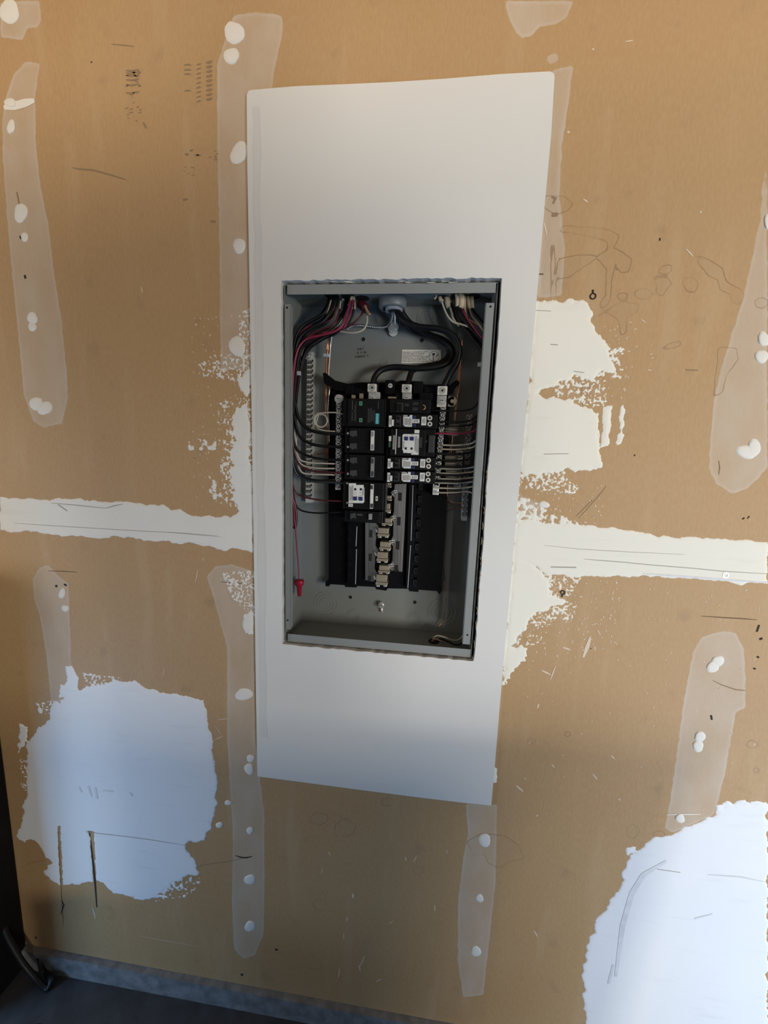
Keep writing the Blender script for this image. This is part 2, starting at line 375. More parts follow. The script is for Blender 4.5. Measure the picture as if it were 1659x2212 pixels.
STAIN = [
    [(1178,422),(1220,425),(1240,440),(1225,455),(1200,465),(1175,448)],
    [(1215,488),(1300,492),(1340,508),(1325,535),(1345,545),(1365,560),(1358,590),(1340,588),(1330,570),(1322,600),(1318,650),(1300,670),(1295,655),(1308,640),(1310,580),(1290,558),(1240,590),(1232,600),(1205,602),(1205,560),(1250,550),(1290,552),(1312,540),(1312,520),(1270,510),(1210,500)],
    [(1190,530),(1198,528),(1203,660),(1190,660)],
    [(1420,590),(1430,575),(1450,572),(1452,585),(1440,592)],
    circ(1390, 635, 20, 11), circ(1345, 640, 12, 8),
    [(1410,598),(1440,600),(1452,612),(1440,625),(1432,640),(1420,635),(1418,615)],
    [(1478,600),(1500,600),(1510,615),(1500,632),(1485,630),(1475,615)],
    [(1500,548),(1530,560),(1560,580),(1570,610),(1600,625),(1608,640),(1598,662),(1585,655),(1575,635),(1555,625),(1550,605),(1530,595),(1510,570)],
    circ(1645, 655, 14, 12), [(1280,690),(1310,670),(1345,650),(1380,658),(1375,675),(1355,685),(1352,720),(1342,725),(1335,690),(1310,675)],
    [(1550,750),(1590,752),(1595,775),(1570,810),(1560,850),(1542,856),(1545,810),(1550,780)],
    [(1430,752),(1450,740),(1470,738),(1468,748),(1440,755)],
    [(1008,1818),(1040,1800),(1090,1805),(1120,1825),(1132,1855),(1100,1862),(1078,1875),(1055,1865),(1045,1845),(1025,1850)],
    circ(836, 1732, 13, 9), circ(690, 1768, 20, 13, 16, 0.2), circ(690, 1955, 14, 14, 12, 0.2), circ(702, 1928, 7, 6),
    circ(1148, 1600, 9, 7), circ(1226, 1586, 7, 5), circ(1368, 1796, 14, 14), circ(1424, 1803, 13, 9), circ(1625, 1608, 14, 8, 12, 0.25), circ(1633, 1664, 7, 6),
    circ(745, 1790, 25, 18, 14, 0.3), circ(905, 1880, 12, 9, 12, 0.3), circ(1265, 850, 9, 40, 14, 0.1),
]
def build_wall():
    st = 0.005; gx0, gx1, gz0, gz1 = -1.0, 0.86, ZB, 2.02
    xs = np.arange(gx0, gx1 + st / 2, st); zs = np.linspace(gz0, gz1, int((gz1 - gz0) / st) + 1)
    X, Z = np.meshgrid(xs, zs)
    def fld(polys, lo):
        f = np.full(X.shape, lo)
        for p in polys:
            P = wp(p); a = np.array(P); bx = (X > a[:, 0].min() - 0.03) & (X < a[:, 0].max() + 0.03) & (Z > a[:, 1].min() - 0.03) & (Z < a[:, 1].max() + 0.03)
            idx = np.nonzero(bx)
            if len(idx[0]): f[idx] = np.maximum(f[idx], sdpoly(X[idx], Z[idx], P))
        return f
    sk, hz, sn = fld(SKIM, -0.03), fld(HAZE, -0.03), fld(STAIN, -0.03)
    nz, nx = X.shape; V = [(x, 0.0, z) for x, z in zip(X.ravel(), Z.ravel())]; Fc = []
    for i in range(nz - 1):
        zc = (zs[i] + zs[i + 1]) / 2
        for j in range(nx - 1):
            xc = xs[j] + st / 2
            if BX0 - 0.008 < xc < BX1 + 0.008 and BZ0 - 0.008 < zc < BZ1 + 0.008: continue
            a = i * nx + j; Fc.append((a, a + 1, a + nx + 1, a + nx))
    n0 = len(V); gx1 = xs[-1]
    for (x0, x1, z0, z1) in ((XL, gx0, ZB, ZC), (gx1, XR, ZB, ZC), (gx0, gx1, gz1, ZC)):
        k = len(V); V += [(x0, 0, z0), (x1, 0, z0), (x1, 0, z1), (x0, 0, z1)]; Fc.append((k, k + 1, k + 2, k + 3))
    # thickness: bottom edge and back face
    k = len(V); V += [(XL, 0, ZB), (XR, 0, ZB), (XR, 0.013, ZB), (XL, 0.013, ZB)]; Fc.append((k, k + 1, k + 2, k + 3))
    o = mk('wall_back', V, Fc, M_WALL, centre=False)
    ex = len(V) - n0
    for nm, f in (('skim', sk), ('haze', hz), ('stain', sn)):
        a = o.data.attributes.new(nm, 'FLOAT', 'POINT'); a.data.foreach_set('value', list(f.ravel()) + [-0.03] * ex)
    o['kind'] = 'structure'; return o
wall = build_wall()
struct('floor', XL, XR, YF - 2.5, 0.16, -0.1, 0.0, M_FLOOR)
struct('trim_1', XL, XR, -0.012, 0.14, 0.0, ZB - 0.001, M_CONC)['label'] = 'rough concrete curb under the wallboard'
struct('wall_left', XL - 0.1, XL, YF, 0.14, 0.0, ZC, M_PLASTER)
struct('wall_right', XR, XR + 0.1, YF, 0.14, 0.0, ZC, M_PLASTER)
struct('ceiling', XL - 0.1, XR + 0.1, YF, 0.14, ZC, ZC + 0.1, M_CEIL)
struct('wall_behind', XL, XR, 0.13, 0.14, 0.06, ZC, M_PLASTER)

# ------------------------------------------------------------------ compound on the wall
skin_layer('joint_compound', [
    ([(0,1072),(60,1078),(105,1082),(115,1076),(250,1083),(350,1092),(420,1112),(500,1118),(515,1108),(545,1100),(545,1192),(470,1185),(430,1175),(320,1168),(250,1160),(160,1160),(80,1150),(0,1147)], 1, 0.004, 0.018),
    ([(515,1110),(505,1060),(495,1000),(505,950),(500,900),(530,860),(515,820),(540,790),(545,1110)], 0.03, 0.010, 0.02),
    ([(488,1085),(480,1010),(490,930),(545,935),(545,1110),(500,1090)], -0.0002, 0.007, 0.0036),
    ([(432,790),(470,765),(545,770),(545,830),(500,818),(440,810)], -0.0006, 0.006, 0.0032),
    ([(475,870),(545,860),(545,920),(470,915)], -0.0012, 0.0055, 0.0032),
    ([(515,680),(545,665),(545,790),(520,770)], -0.0010, 0.006, 0.0032),
    ([(410,955),(510,955),(510,970),(410,970)], -0.0014, 0.006, 0.009),
    ([(455,1020),(475,1020),(475,1090),(455,1090)], -0.0014, 0.006, 0.008),
    ([(475,1240),(548,1235),(548,1330),(510,1300)], -0.0006, 0.006, 0.0032),
    ([(525,1325),(545,1325),(548,1370),(530,1368)], 0.003, 0.005, 0.01),
], M_MUDL, wall, seed=11, step=0.001, label='white joint compound seam and scraped patch left of the new board')
skin_layer('joint_compound', [
    ([(1156,647),(1200,650),(1262,645),(1272,660),(1278,680),(1290,715),(1310,735),(1325,790),(1340,815),(1320,805),(1300,800),(1282,820),(1262,818),(1245,812),(1190,838),(1160,850),(1140,900),(1150,650)], 0.03, 0.0045, 0.012),
    ([(1145,855),(1230,862),(1262,878),(1292,890),(1296,960),(1300,1010),(1260,1015),(1200,1018),(1125,1030),(1130,900)], 0.03, 0.005, 0.012),
    ([(1303,880),(1325,872),(1318,920),(1315,965),(1298,965)], 1, 0.002, 0.01),
    ([(1338,880),(1350,865),(1348,930),(1345,962),(1332,962),(1338,920)], 1, 0.003, 0.01),
    ([(1290,740),(1345,755),(1335,790),(1350,815),(1320,812),(1285,800)], -0.0006, 0.006, 0.0036),
    ([(1200,830),(1300,800),(1310,880),(1250,868),(1200,850)], -0.0006, 0.006, 0.0030),
    ([(1120,1025),(1220,1020),(1250,1050),(1240,1065),(1120,1050)], -0.0002, 0.006, 0.0030),
    ([(1118,1070),(1170,1090),(1180,1110),(1240,1125),(1262,1130),(1115,1140)], 0.0005, 0.006, 0.006),
    ([(1115,1120),(1160,1125),(1250,1132),(1350,1142),(1380,1150),(1430,1158),(1490,1160),(1560,1164),(1659,1170),(1659,1262),(1600,1262),(1560,1258),(1480,1250),(1400,1246),(1250,1246),(1175,1240),(1140,1215),(1108,1210)], 1, 0.003, 0.012),
    ([(1108,1200),(1150,1215),(1165,1235),(1190,1250),(1185,1285),(1225,1300),(1175,1315),(1140,1340),(1120,1380),(1088,1400),(1100,1250)], 0.03, 0.006, 0.014),
    ([(1150,1240),(1250,1250),(1230,1285),(1160,1285)], -0.0006, 0.006, 0.0032),
    ([(1120,1320),(1200,1290),(1245,1310),(1230,1340),(1130,1345)], -0.0006, 0.006, 0.0030),
    ([(1112,1350),(1190,1345),(1170,1390),(1100,1392)], -0.0022, 0.006, 0.004),
    ([(1090,1395),(1135,1396),(1132,1430),(1105,1455),(1084,1485)], 0.02, 0.006, 0.01),
    ([(1066,1655),(1074,1660),(1072,1690),(1064,1690)], 0.02, 0.002, 0.006),
], M_MUDW, wall, seed=23, step=0.0011, label='cream joint compound seam and scraped patch right of the new board')
skin_layer('joint_compound', [
    ([(138,1512),(150,1440),(170,1490),(250,1470),(300,1476),(350,1495),(440,1512),(448,1560),(458,1600),(468,1660),(468,1730),(455,1790),(440,1815),(400,1822),(430,1885),(380,1905),(340,1940),(310,1942),(250,1928),(215,1905),(130,1912),(90,1885),(110,1862),(75,1815),(38,1815),(55,1720),(62,1650),(55,1640),(60,1600),(80,1570),(105,1555),(105,1530)], 1, 0.006, 0.016),
    ([(40,1560),(60,1570),(58,1600),(40,1625)], 0.02, 0.004, 0.01),
    ([(45,1640),(68,1640),(66,1710),(48,1700)], -0.0006, 0.006, 0.0036),
    ([(80,1520),(150,1510),(140,1540),(85,1540)], -0.0006, 0.006, 0.0036),
    ([(180,1455),(260,1465),(250,1490),(185,1485)], -0.0006, 0.006, 0.0036),
    ([(320,1910),(400,1895),(440,1900),(400,1935),(330,1945)], -0.0015, 0.006, 0.006),
    ([(140,1438),(155,1438),(170,1465),(170,1490),(150,1480)], 1, 0.002, 0.01),
    ([(130,1478),(143,1478),(140,1508),(128,1505)], 1, 0.002, 0.01),
], M_MUD, wall, seed=37, step=0.0017, label='large rounded white compound patch at lower left', holes=[
    ([(124,1785),(130,1785),(134,1870),(137,1920),(131,1920),(127,1850)], 0.002, 0.008),
    ([(190,1795),(203,1796),(205,1850),(210,1920),(203,1920),(200,1870),(196,1810)], 0.0015, 0.01)])
skin_layer('joint_compound', [
    ([(1659,1735),(1600,1735),(1570,1740),(1545,1760),(1500,1778),(1460,1800),(1400,1815),(1380,1840),(1362,1850),(1345,1890),(1335,1920),(1320,1945),(1300,1970),(1285,2000),(1268,2040),(1262,2080),(1258,2130),(1262,2180),(1268,2240),(1659,2240)], 1, 0.005, 0.012),
    ([(1550,1735),(1610,1728),(1600,1750),(1545,1765)], 0.002, 0.005, 0.01),
    ([(1352,1832),(1380,1830),(1370,1850),(1355,1850)], 0.001, 0.005, 0.009),
], M_MUD, wall, seed=51, label='large bluish white compound patch at lower right corner')
# ------------------------------------------------------------------ spackle dabs over screws
DABS = [(20,25,22,27,15),(506,71,21,27,0),(500,121,16,20,0),(24,274,9,16,0),(45,460,16,20,0),(53,512,9,10,0),(70,687,12,13,0),(70,706,9,11,0),(78,872,14,16,0),(98,882,17,14,-20),
        (517,330,19,25,15),(517,531,15,16,0),(512,748,19,21,0),(134,1282,7,12,25),(141,1314,8,8,0),(537,1346,12,24,0),(527,1500,20,13,0),(541,1638,9,8,0),(538,1661,11,12,0),(493,1734,8,6,-20),(474,1782,8,7,-30),
        (540,1794,7,9,20),(540,1900,12,12,30),(540,2001,12,12,30),(1047,1815,14,14,0),(1036,1940,9,9,10),(1028,2055,11,12,25),(1551,1428,13,13,0),(1540,1440,14,14,0),(1512,1592,13,12,0),(1508,1612,13,12,0),
        (1469,1768,11,10,0),(1650,732,13,17,0),(1645,770,14,16,0),(1612,976,22,16,20),(1628,968,16,20,0),(1658,478,8,16,0),(22,222,14,10,0),(1175,1090,12,8,0)]
for k, (cx, cy, rx, ry, an) in enumerate(DABS):
    rnd = random.Random(k); n = 26; a0 = math.radians(an); V = [at(cx, cy, -0.0016)]; Fc = []
    jit = [1 + 0.09 * math.sin(2 * t * 6.283 / n + k) + 0.05 * math.sin(3 * t * 6.283 / n + 2 * k) + rnd.uniform(-.03, .03) for t in range(n)]
    for s, dep in ((0.55, -0.0014), (0.88, -0.0009), (1.0, 0.0003)):
        for i in range(n):
            a = 2 * math.pi * i / n; u, v = rx * math.cos(a) * jit[i] * s, ry * math.sin(a) * jit[i] * s
            V.append(at(cx + u * math.cos(a0) - v * math.sin(a0), cy + u * math.sin(a0) + v * math.cos(a0), dep))
    for i in range(n):
        j = (i + 1) % n; Fc.append((0, 1 + i, 1 + j)); Fc.append((1 + i, 1 + n + i, 1 + n + j, 1 + j)); Fc.append((1 + n + i, 1 + 2 * n + i, 1 + 2 * n + j, 1 + n + j))
    mk('spackle_dab', V, Fc, M_DAB, wall, True)
# strip of white compound near the left edge, scuffs, scratches, pencil marks
def strokes(name, items, m, parent=wall, dep=-0.0004, label=None, kind=None):
    b = MB()
    for pts, wd in items:
        P = [at(x, y, dep) for x, y in pts]; n = len(P); L = []; Rr = []
        for i, p in enumerate(P):
            t = (P[min(i + 1, n - 1)] - P[max(i - 1, 0)]); t.normalize(); q = Vector((-t.z, 0, t.x))
            ww = wd * 0.0005 * (0.5 if (n > 2 and i in (0, n - 1)) else 1.0); L.append(p + q * ww); Rr.append(p - q * ww)
        v = L + Rr; b.add(v, [(i, i + 1, n + i + 1, n + i) for i in range(n - 1)])
    o = b.build(name, m, parent, label=label)
    if kind: o['kind'] = kind
    return o
strokes('compound_stripe', [([(8,232),(30,229),(55,222),(74,217)], 13)], M_DAB)
strokes('compound_stripe', [([(1440,1760),(1480,1759),(1514,1759)], 2.5)], M_DAB)
rnd = random.Random(5); it = []
def dashes(x0, x1, y0, y1, n, ln, wd, ang=0.1):
    for _ in range(n):
        x = rnd.uniform(x0, x1); y = rnd.uniform(y0, y1); q = rnd.uniform(0.5, 1) * ln; a = ang + rnd.uniform(-.5, .5)
        it.append(([(x, y), (x + q * math.cos(a) / 2, y + q * math.sin(a) / 2), (x + q * math.cos(a), y + q * math.sin(a))], rnd.uniform(0.5, 1) * wd))
for y in range(135, 225, 10): it.append(([(445, y), (452, y - 1), (458, y - 3)], 4)); it.append(([(424, y + 5), (430, y + 3), (434, y + 2)], 2))
for y in (140, 151, 160, 196): it.append(([(398, y), (406, y - 1), (412, y)], 2.5))
for y in (152, 157, 163, 172, 183, 200): it.append(([(272, y), (285, y + 1), (300, y - 2)], 3)); dashes(268, 300, y, y + 12, 2, 10, 2.5)
dashes(268, 300, 200, 270, 12, 9, 1.6); dashes(395, 425, 322, 335, 4, 12, 4); dashes(395, 420, 350, 385, 5, 8, 1.5); dashes(445, 470, 310, 345, 6, 8, 1.5)
it.append(([(155,362),(170,365),(200,367),(240,378),(272,388)], 2.2)); it.append(([(240,95),(265,97),(290,100)], 1.4)); it.append(([(309,264),(316,277)], 3)); it.append(([(395,432),(405,430)], 3)); it.append(([(455,478),(466,479)], 3))
it += [([(1192,425),(1200,428),(1195,440)], 5), ([(1192,464),(1205,463)], 6), ([(1482,799),(1508,800)], 2), ([(1553,995),(1555,1010),(1553,1025)], 1.5)]
it += [([(1250,1120),(1290,1075),(1310,1050)], 1), ([(1245,1115),(1280,1080)], 1), ([(60,1865),(100,1858)], 1), ([(400,1885),(440,1868),(490,1862),(540,1850)], 1.5)]
it += [([(36,415),(42,445)], 2.5), ([(1540,1470),(1560,1480),(1590,1490),(1612,1492)], 2)]
strokes('scuff_marks', it, M_SCUFF, kind='stuff', label='rows of dark rub marks on the brown paper')
dk = [([(44,509),(46,516)], 5), ([(53,594),(55,602)], 4), ([(197,133),(198,135)], 3), ([(1424,517),(1427,517)], 4), ([(1164,592),(1174,592)], 2.2),
      ([(104,1233),(135,1234),(165,1236)], 1.8), ([(477,1257),(500,1259),(530,1261)], 1.8), ([(108,2026-8),(108,2026)], 0.1),
      ([(1515,1331),(1560,1334),(1610,1337),(1635,1339)], 1.8), ([(508,1848),(520,1852),(532,1853),(545,1850)], 3), ([(76,2025),(79,2026)], 7), ([(520,2105),(525,2106)], 6), ([(594,2051),(600,2052)], 5),
      ([(120,1264),(123,1268)], 5), ([(138,1262),(144,1265)], 4), ([(1635,1365),(1640,1350)], 3), ([(1643,1378),(1645,1382)], 5), ([(1636,1421),(1639,1418)], 4), ([(1629,1446),(1631,1443)], 4),
      ([(1536,1545),(1538,1555)], 3), ([(1510,1585),(1510,1600)], 3), ([(125,1790),(128,1850),(131,1900),(134,1960),(137,2000)], 1.6), ([(193,1797),(199,1850),(205,1905),(209,1960)], 5), ([(133,1945),(138,1955),(131,1975)], 3.5), 
      ([(1616,1117),(1618,1118)], 5), ([(1370,983),(1372,984)], 3), ([(652,264),(655,266)], 4), ([(1605,1119),(1607,1121)], 4), ([(1276,1400),(1277,1402)],2)]
strokes('thin_lines', [q for q in dk if q[1] < 2.5], M_THINMARK, kind='stuff', label='thin cut and pencil lines on the wall')
strokes('dark_marks', [q for q in dk if q[1] >= 2.5], M_DARKMARK, kind='stuff', label='small dark nicks, cuts and pen lines on the wall')
on_mud = [([(185,1797),(200,1799),(270,1807),(330,1815),(398,1826)], 1.3), ([(110,1087),(150,1090),(200,1095),(228,1098)], 1.5), ([(228,1098),(245,1093),(265,1089)], 2), ([(125,1090),(145,1104)], 2), ([(30,1130),(100,1135),(200,1141),(300,1147),(400,1152),(470,1158)], 1.0),
          ([(365,1150),(420,1155),(480,1160)], .8), ([(1262,1208),(1300,1211),(1340,1214),(1400,1220),(1450,1224),(1500,1228),(1560,1234),(1659,1240)], 1.3), ([(1190,1225),(1245,1226)], 2),
          ([(1175,1178),(1250,1186),(1350,1192),(1480,1198)], .8), ([(1155,670),(1190,672)], 1), ([(1190,744),(1205,745)], 1.5), ([(1240,802),(1262,805)], 1.3), ([(1175,981),(1228,980)], 1.2), ([(1420,1878),(1470,1885)], 1.0)]
strokes('thin_lines', on_mud, mat('grey_crack_line', (0.42, 0.40, 0.37), 0.9), dep=-0.0016, kind='stuff', label='thin cracks and pencil lines in the compound')
M_SOFTG = mat('soft_grey_smudge', (0.72, 0.735, 0.755), 0.85, 0, 0.2, 60)
strokes('trowel_streaks', [([(1390,1239),(1480,1246),(1560,1252),(1659,1259)], 3.5), ([(1330,2110),(1345,2000),(1365,1930),(1390,1890),(1440,1860)], 10), ([(170,1700),(176,1712)], 5), ([(190,1698),(198,1722)], 5), ([(205,1702),(210,1726)], 6), ([(222,1708),(245,1710)], 4), ([(280,1712),(286,1720)], 4), ([(1315,2125),(1325,2085)], 5), ([(1500,1985),(1540,1975)], 3), ([(1530,1890),(1600,1895),(1650,1905)], 3)], M_SOFTG, dep=-0.0015, kind='stuff', label='soft grey trowel streaks in the compound')
b = MB(); c = at(1281, 640, -0.0006); b.torus(c, 0.0042, 0.0010, 16, 5); b.tube([at(1281, 634, -0.0006), at(1281, 626, -0.0006)], 0.0012, 6); b.build('drawn_ring_mark', M_DARKMARK, wall, True, 'small black keyhole-shaped mark')
b = MB(); c = at(1216, 1280, -0.0016); b.torus(c, 0.0036, 0.0008, 16, 5); b.tube([at(1215, 1285, -0.0016), at(1214, 1290, -0.0016)], 0.0009, 6); b.build('drawn_ring_mark', M_DARKMARK, wall, True, 'small black ring mark on the scraped compound')
b = MB(); c = at(1568, 1243, -0.0018); b.cyl(c, 0.005, c.y, c.y + 0.002, 18, None, 0.0032); b.build('screw_head', M_STEEL, wall, False, 'exposed ring of a screw in the seam')
it = []
SCR = [(1260,430,1270,437,3),(1175,480,1181,510,3),(1482,538,1497,554,2.5),(1225,285,1231,286,4),(1280,105,1282,108,4),(1350,90,1368,87,2),(1512,457,1515,459,4),(1385,690,1395,697,2),(305,620,307,632,3),(427,1230,422,1258,2.5),(437,1205,440,1212,2),
       (1276,1375,1260,1420,9),(1290,1360,1297,1372,2),(1215,1398,1232,1404,4),(1200,1438,1188,1470,3),(1170,1448,1190,1458,4),(1163,1520,1161,1530,4),(1191,1651,1198,1658,3),(1320,1632,1328,1640,3),(1280,1672,1290,1684,3),(1336,1725,1340,1729,3),(1115,1697,1130,1710,5),(1158,1764,1162,1759,3),
       (1153,2010,1162,2025,3),(875,1850,877,1860,3),(710,1840,712,1848,3),(696,1875,694,1888,2),(762,1930,762,1940,6),(750,1980,748,1990,3),(742,2015,742,2030,2),(787,2065,776,2090,3),(775,2085,778,2098,4),(733,2090,731,2112,3),(812,2120,824,2115,3),(840,1996,850,1988,2),(938,1955,940,1968,3),(965,1835,965,1845,2),(900,1848,893,1862,2),
       (470,1555,492,1552,2),(462,1565,480,1590,2),(463,1598,482,1590,2),(200,1960,206,1985,4),(352,1460,355,1440,2),(300,2022,430,2045,1.5),(1196,1270,1220,1268,2),(1252,1288,1258,1290,3),(1277,1350,1290,1346,2),(1415,1205,1440,1206,1)]
for x0, y0, x1, y1, wd in SCR: it.append(([(x0, y0), ((x0 + x1) / 2 + 0.6, (y0 + y1) / 2), (x1, y1)], wd * 0.8))
rnd = random.Random(9)
for _ in range(60):
    x = rnd.uniform(1130, 1640); y = rnd.uniform(1260, 1700); it.append(([(x, y), (x + rnd.uniform(-3, 3), y + rnd.uniform(1, 4))], rnd.uniform(0.8, 2)))
for _ in range(22):
    x = rnd.uniform(1300, 1420); y = rnd.uniform(690, 800); it.append(([(x, y), (x + rnd.uniform(1, 6), y + rnd.uniform(-3, 1))], 1.2))
for (xa, xb, ya, yb, n_) in ((415, 545, 680, 1100, 130), (1130, 1300, 1040, 1130, 60), (1150, 1340, 1250, 1420, 110), (1270, 1360, 720, 860, 50)):
    for _ in range(n_):
        x = rnd.uniform(xa, xb); y = rnd.uniform(ya, yb); it.append(([(x, y), (x + rnd.uniform(-2.5, 2.5), y + rnd.uniform(1, 5))], rnd.uniform(0.8, 2.2)))
strokes('scratches', it, M_SCRATCH, kind='stuff', label='pale scratches and paint flecks on the brown paper')

# ------------------------------------------------------------------ new wallboard piece around the panel
def mat_board():
    m = mat('white_wallboard_paper', (0.74, 0.73, 0.69), 0.7, 0, 0.03, 3, 0.0, spec=0.3); return m
M_BOARD = mat_board()
board = empty('wallboard_patch', (BX0 / 2 + BX1 / 2, 0, CZ - 0.98 * D), 'tall narrow piece of new off-white wallboard with the panel cut-out', 'wallboard')
outer = [(533,204),(537,196),(545,194),(640,186),(740,182),(850,177),(960,170),(1080,160),(1188,154),(1196,158),(1198,166),(1190,300),(1176,450),(1160,640),(1140,860),(1118,1090),(1098,1320),(1080,1520),(1070,1640),(1061,1740),(1000,1734),(900,1722),(760,1704),(640,1688),(556,1677),(553,1500),(549,1250),(546,1050),(542,800),(538,560),(534,350)]
rnd = random.Random(3); hole = []
HX0, HX1, HZ0, HZ1 = BX0 - 0.0015, BX1 + 0.0028, BZ0 - 0.002, BZ1 + 0.0025
def ragged(a, b_, n, out, amp):
    for i in range(n):
        t = i / n; k = rnd.uniform(-0.2, 1) * amp; hole.append((a[0] + (b_[0] - a[0]) * t + out[0] * k, a[1] + (b_[1] - a[1]) * t + out[1] * k))
ragged((HX0, HZ1), (HX1, HZ1), 46, (0, 1), 0.0022); wob = 0.0
for i in range(90):
    t = i / 90; wob = 0.8 * wob + rnd.uniform(-1, 1) * 0.45; hole.append((HX1 + 0.0002 + (0.0006 + 0.0016 * t) * (1 + max(-1, min(1.6, wob))), HZ1 + (HZ0 - HZ1) * t))
ragged((HX1, HZ0), (HX0, HZ0), 40, (0, -1), 0.002); ragged((HX0, HZ0), (HX0, HZ1), 60, (-1, 0), 0.0012)
YB = -0.0045
ov = [(at(x, y, YB).x, at(x, y, YB).z) for x, y in outer]
bm = bmesh.new()
def loop(P, y): 
    vs = [bm.verts.new((x, y, z)) for x, z in P]; return vs, [bm.edges.new((vs[i], vs[(i + 1) % len(vs)])) for i in range(len(vs))]
vo, eo = loop(ov, YB); vh_, eh = loop(hole, YB)
bmesh.ops.triangle_fill(bm, use_beauty=True, edges=eo + eh)
bmesh.ops.recalc_face_normals(bm, faces=bm.faces)
if sum(f.normal.y for f in bm.faces) > 0: bmesh.ops.reverse_faces(bm, faces=bm.faces[:])
b2 = MB(); b2.bm(bm)
n = len(ov); V = b2.v + [(x, -0.0002, z) for x, z in ov]; k0 = len(b2.v)
idx = {(round(p[0], 5), round(p[2], 5)): i for i, p in enumerate(b2.v)}
b2.f += [(idx[(round(ov[i][0], 5), round(ov[i][1], 5))], idx[(round(ov[(i + 1) % n][0], 5), round(ov[(i + 1) % n][1], 5))], k0 + (i + 1) % n, k0 + i) for i in range(n)]
mk('board_face', V, b2.f, M_BOARD, board)
# cut edge of the board inside the opening (torn gypsum)
V = []; Fc = []; n = len(hole)
for (x, z) in hole: V.append((x, YB, z))
cxm, czm = (HX0 + HX1) / 2, (HZ0 + HZ1) / 2
for (x, z) in hole: V.append((x, -0.0002, z))
for i in range(n): Fc.append((i, (i + 1) % n, n + (i + 1) % n, n + i))
mk('cut_edge', V, Fc, M_CUT, board, label='torn grey-white gypsum edge of the cut-out')
V = [(x, 0.0002, z) for x, z in hole] + [(x, 0.0125, z) for x, z in hole]
mk('cut_edge', V, Fc, M_CUT, wall)
it = []
rnd = random.Random(12)
for _ in range(34):
    x = rnd.uniform(700, 1065); y = 609.5 + rnd.uniform(-2.5, 1.5); it.append(([(x, y), (x + rnd.uniform(3, 12), y + rnd.uniform(-1.5, 1.5)), (x + rnd.uniform(12, 20), y)], rnd.uniform(1, 2.4)))
M_FRAY = mat('torn_white_paper', (0.75, 0.74, 0.7), 0.9)
for q in it[::3]: strokes('torn_paper_fray', [(q[0], q[1] * .5)], M_FRAY, board, dep=YB - 0.0008)
it = []
for k in range(11):
    y = 1020 + k * 36 + rnd.uniform(-6, 6)
    if y > 1400: break
    x = at(0, 0).x
    X = HX1 + 0.003
    # pixel of the hole's right edge at this height
    px = 1076 + (1020 - 1076) * (y - 608) / (1420 - 608)
    it.append(([(px + rnd.uniform(1, 4), y), (px + rnd.uniform(2, 6), y + 8), (px + rnd.uniform(1, 4), y + 16)], 1.4))
for q in it: strokes('cut_line', [q], M_SCUFF, board, dep=YB - 0.0004)
M_SMUDGE = mat('grey_taping_smudge', (0.685, 0.68, 0.645), 0.8, 0, 0.04, 20)
def loft(name, Lp, Rp, dep, m, parent, label=None):
    n_ = len(Lp); V = [at(x, y, dep) for x, y in Lp] + [at(x, y, dep) for x, y in Rp]
    return mk(name, V, [(i, i + 1, n_ + i + 1, n_ + i) for i in range(n_ - 1)], m, parent, label=label)
ys = list(range(230, 1640, 47)); rnd = random.Random(8)
loft('taping_streak', [(546 + (y - 230) * 0.012 + rnd.uniform(-2, 2), y) for y in ys], [(560 + (y - 230) * 0.012 + rnd.uniform(-3, 3), y) for y in ys], YB - 0.0003, M_SMUDGE, board, 'grey taping streak down the left margin')

# ------------------------------------------------------------------ electrical panel
panel = empty('electrical_panel', ((BX0 + BX1) / 2, DEP, BZ0), 'open grey steel electrical panel recessed in the white wallboard', 'electrical panel')
T = 0.0016; YFr = 0.004
b = MB(); b.box(BX0, BX1, DEP, DEP + T, BZ0, BZ1); b.build('back_plate', M_PANEL, panel)
for nm, a in (('side_wall', (BX0, BX0 + T, YFr, DEP, BZ0, BZ1)), ('side_wall', (BX1 - T, BX1, YFr, DEP, BZ0, BZ1)),
              ('top_wall', (BX0 + T, BX1 - T, YFr, DEP, BZ1 - T, BZ1)), ('bottom_wall', (BX0 + T, BX1 - T, YFr, DEP, BZ0, BZ0 + T))):
    b = MB(); b.box(*a); b.build(nm, M_PANEL, panel)
FW = 0.0165
b = MB(); b.box(BX0 + 0.006, BX1 - 0.004, YFr - T, YFr, BZ1 - FW, BZ1 - 0.0005, 0.0004); b.build('flange', M_FLANGE, panel)
b = MB(); b.box(BX0 + 0.006, BX1 - 0.002, YFr - T, YFr, BZ0 + 0.0005, BZ0 + FW, 0.0004); b.build('flange', M_FLANGE, panel)
for s in (0, 1):
    x0, x1 = (BX0 + 0.0015, BX0 + 0.0125) if s == 0 else (BX1 - 0.0185, BX1 - 0.0045)
    b = MB(); b.box(x0, x1, YFr - T, YFr, BZ0 + 0.026, BZ1 - 0.032, 0.0007); f = b.build('flange', M_FLANGE, panel)
    b = MB(); b.box(x0 if s else x1 - 0.0012, x0 + 0.0012 if s else x1, YFr - T, YFr + 0.009, BZ0 + 0.028, BZ1 - 0.034); b.build('flange_lip', M_FLANGE, f)
    for zz in (BZ1 - 0.038, BZ0 + 0.045):
        b = MB(); c = Vector(((x0 + x1) / 2 + (0.001 if s else -0.001), 0, zz)); b.cyl(c, 0.0019, YFr - T - 0.0003, YFr - T + 0.0005, 14); b.build('screw_hole', M_HOLE, f)
def part(name, b, m, parent, smooth=False, label=None): return b.build(name, m, parent, smooth, label)
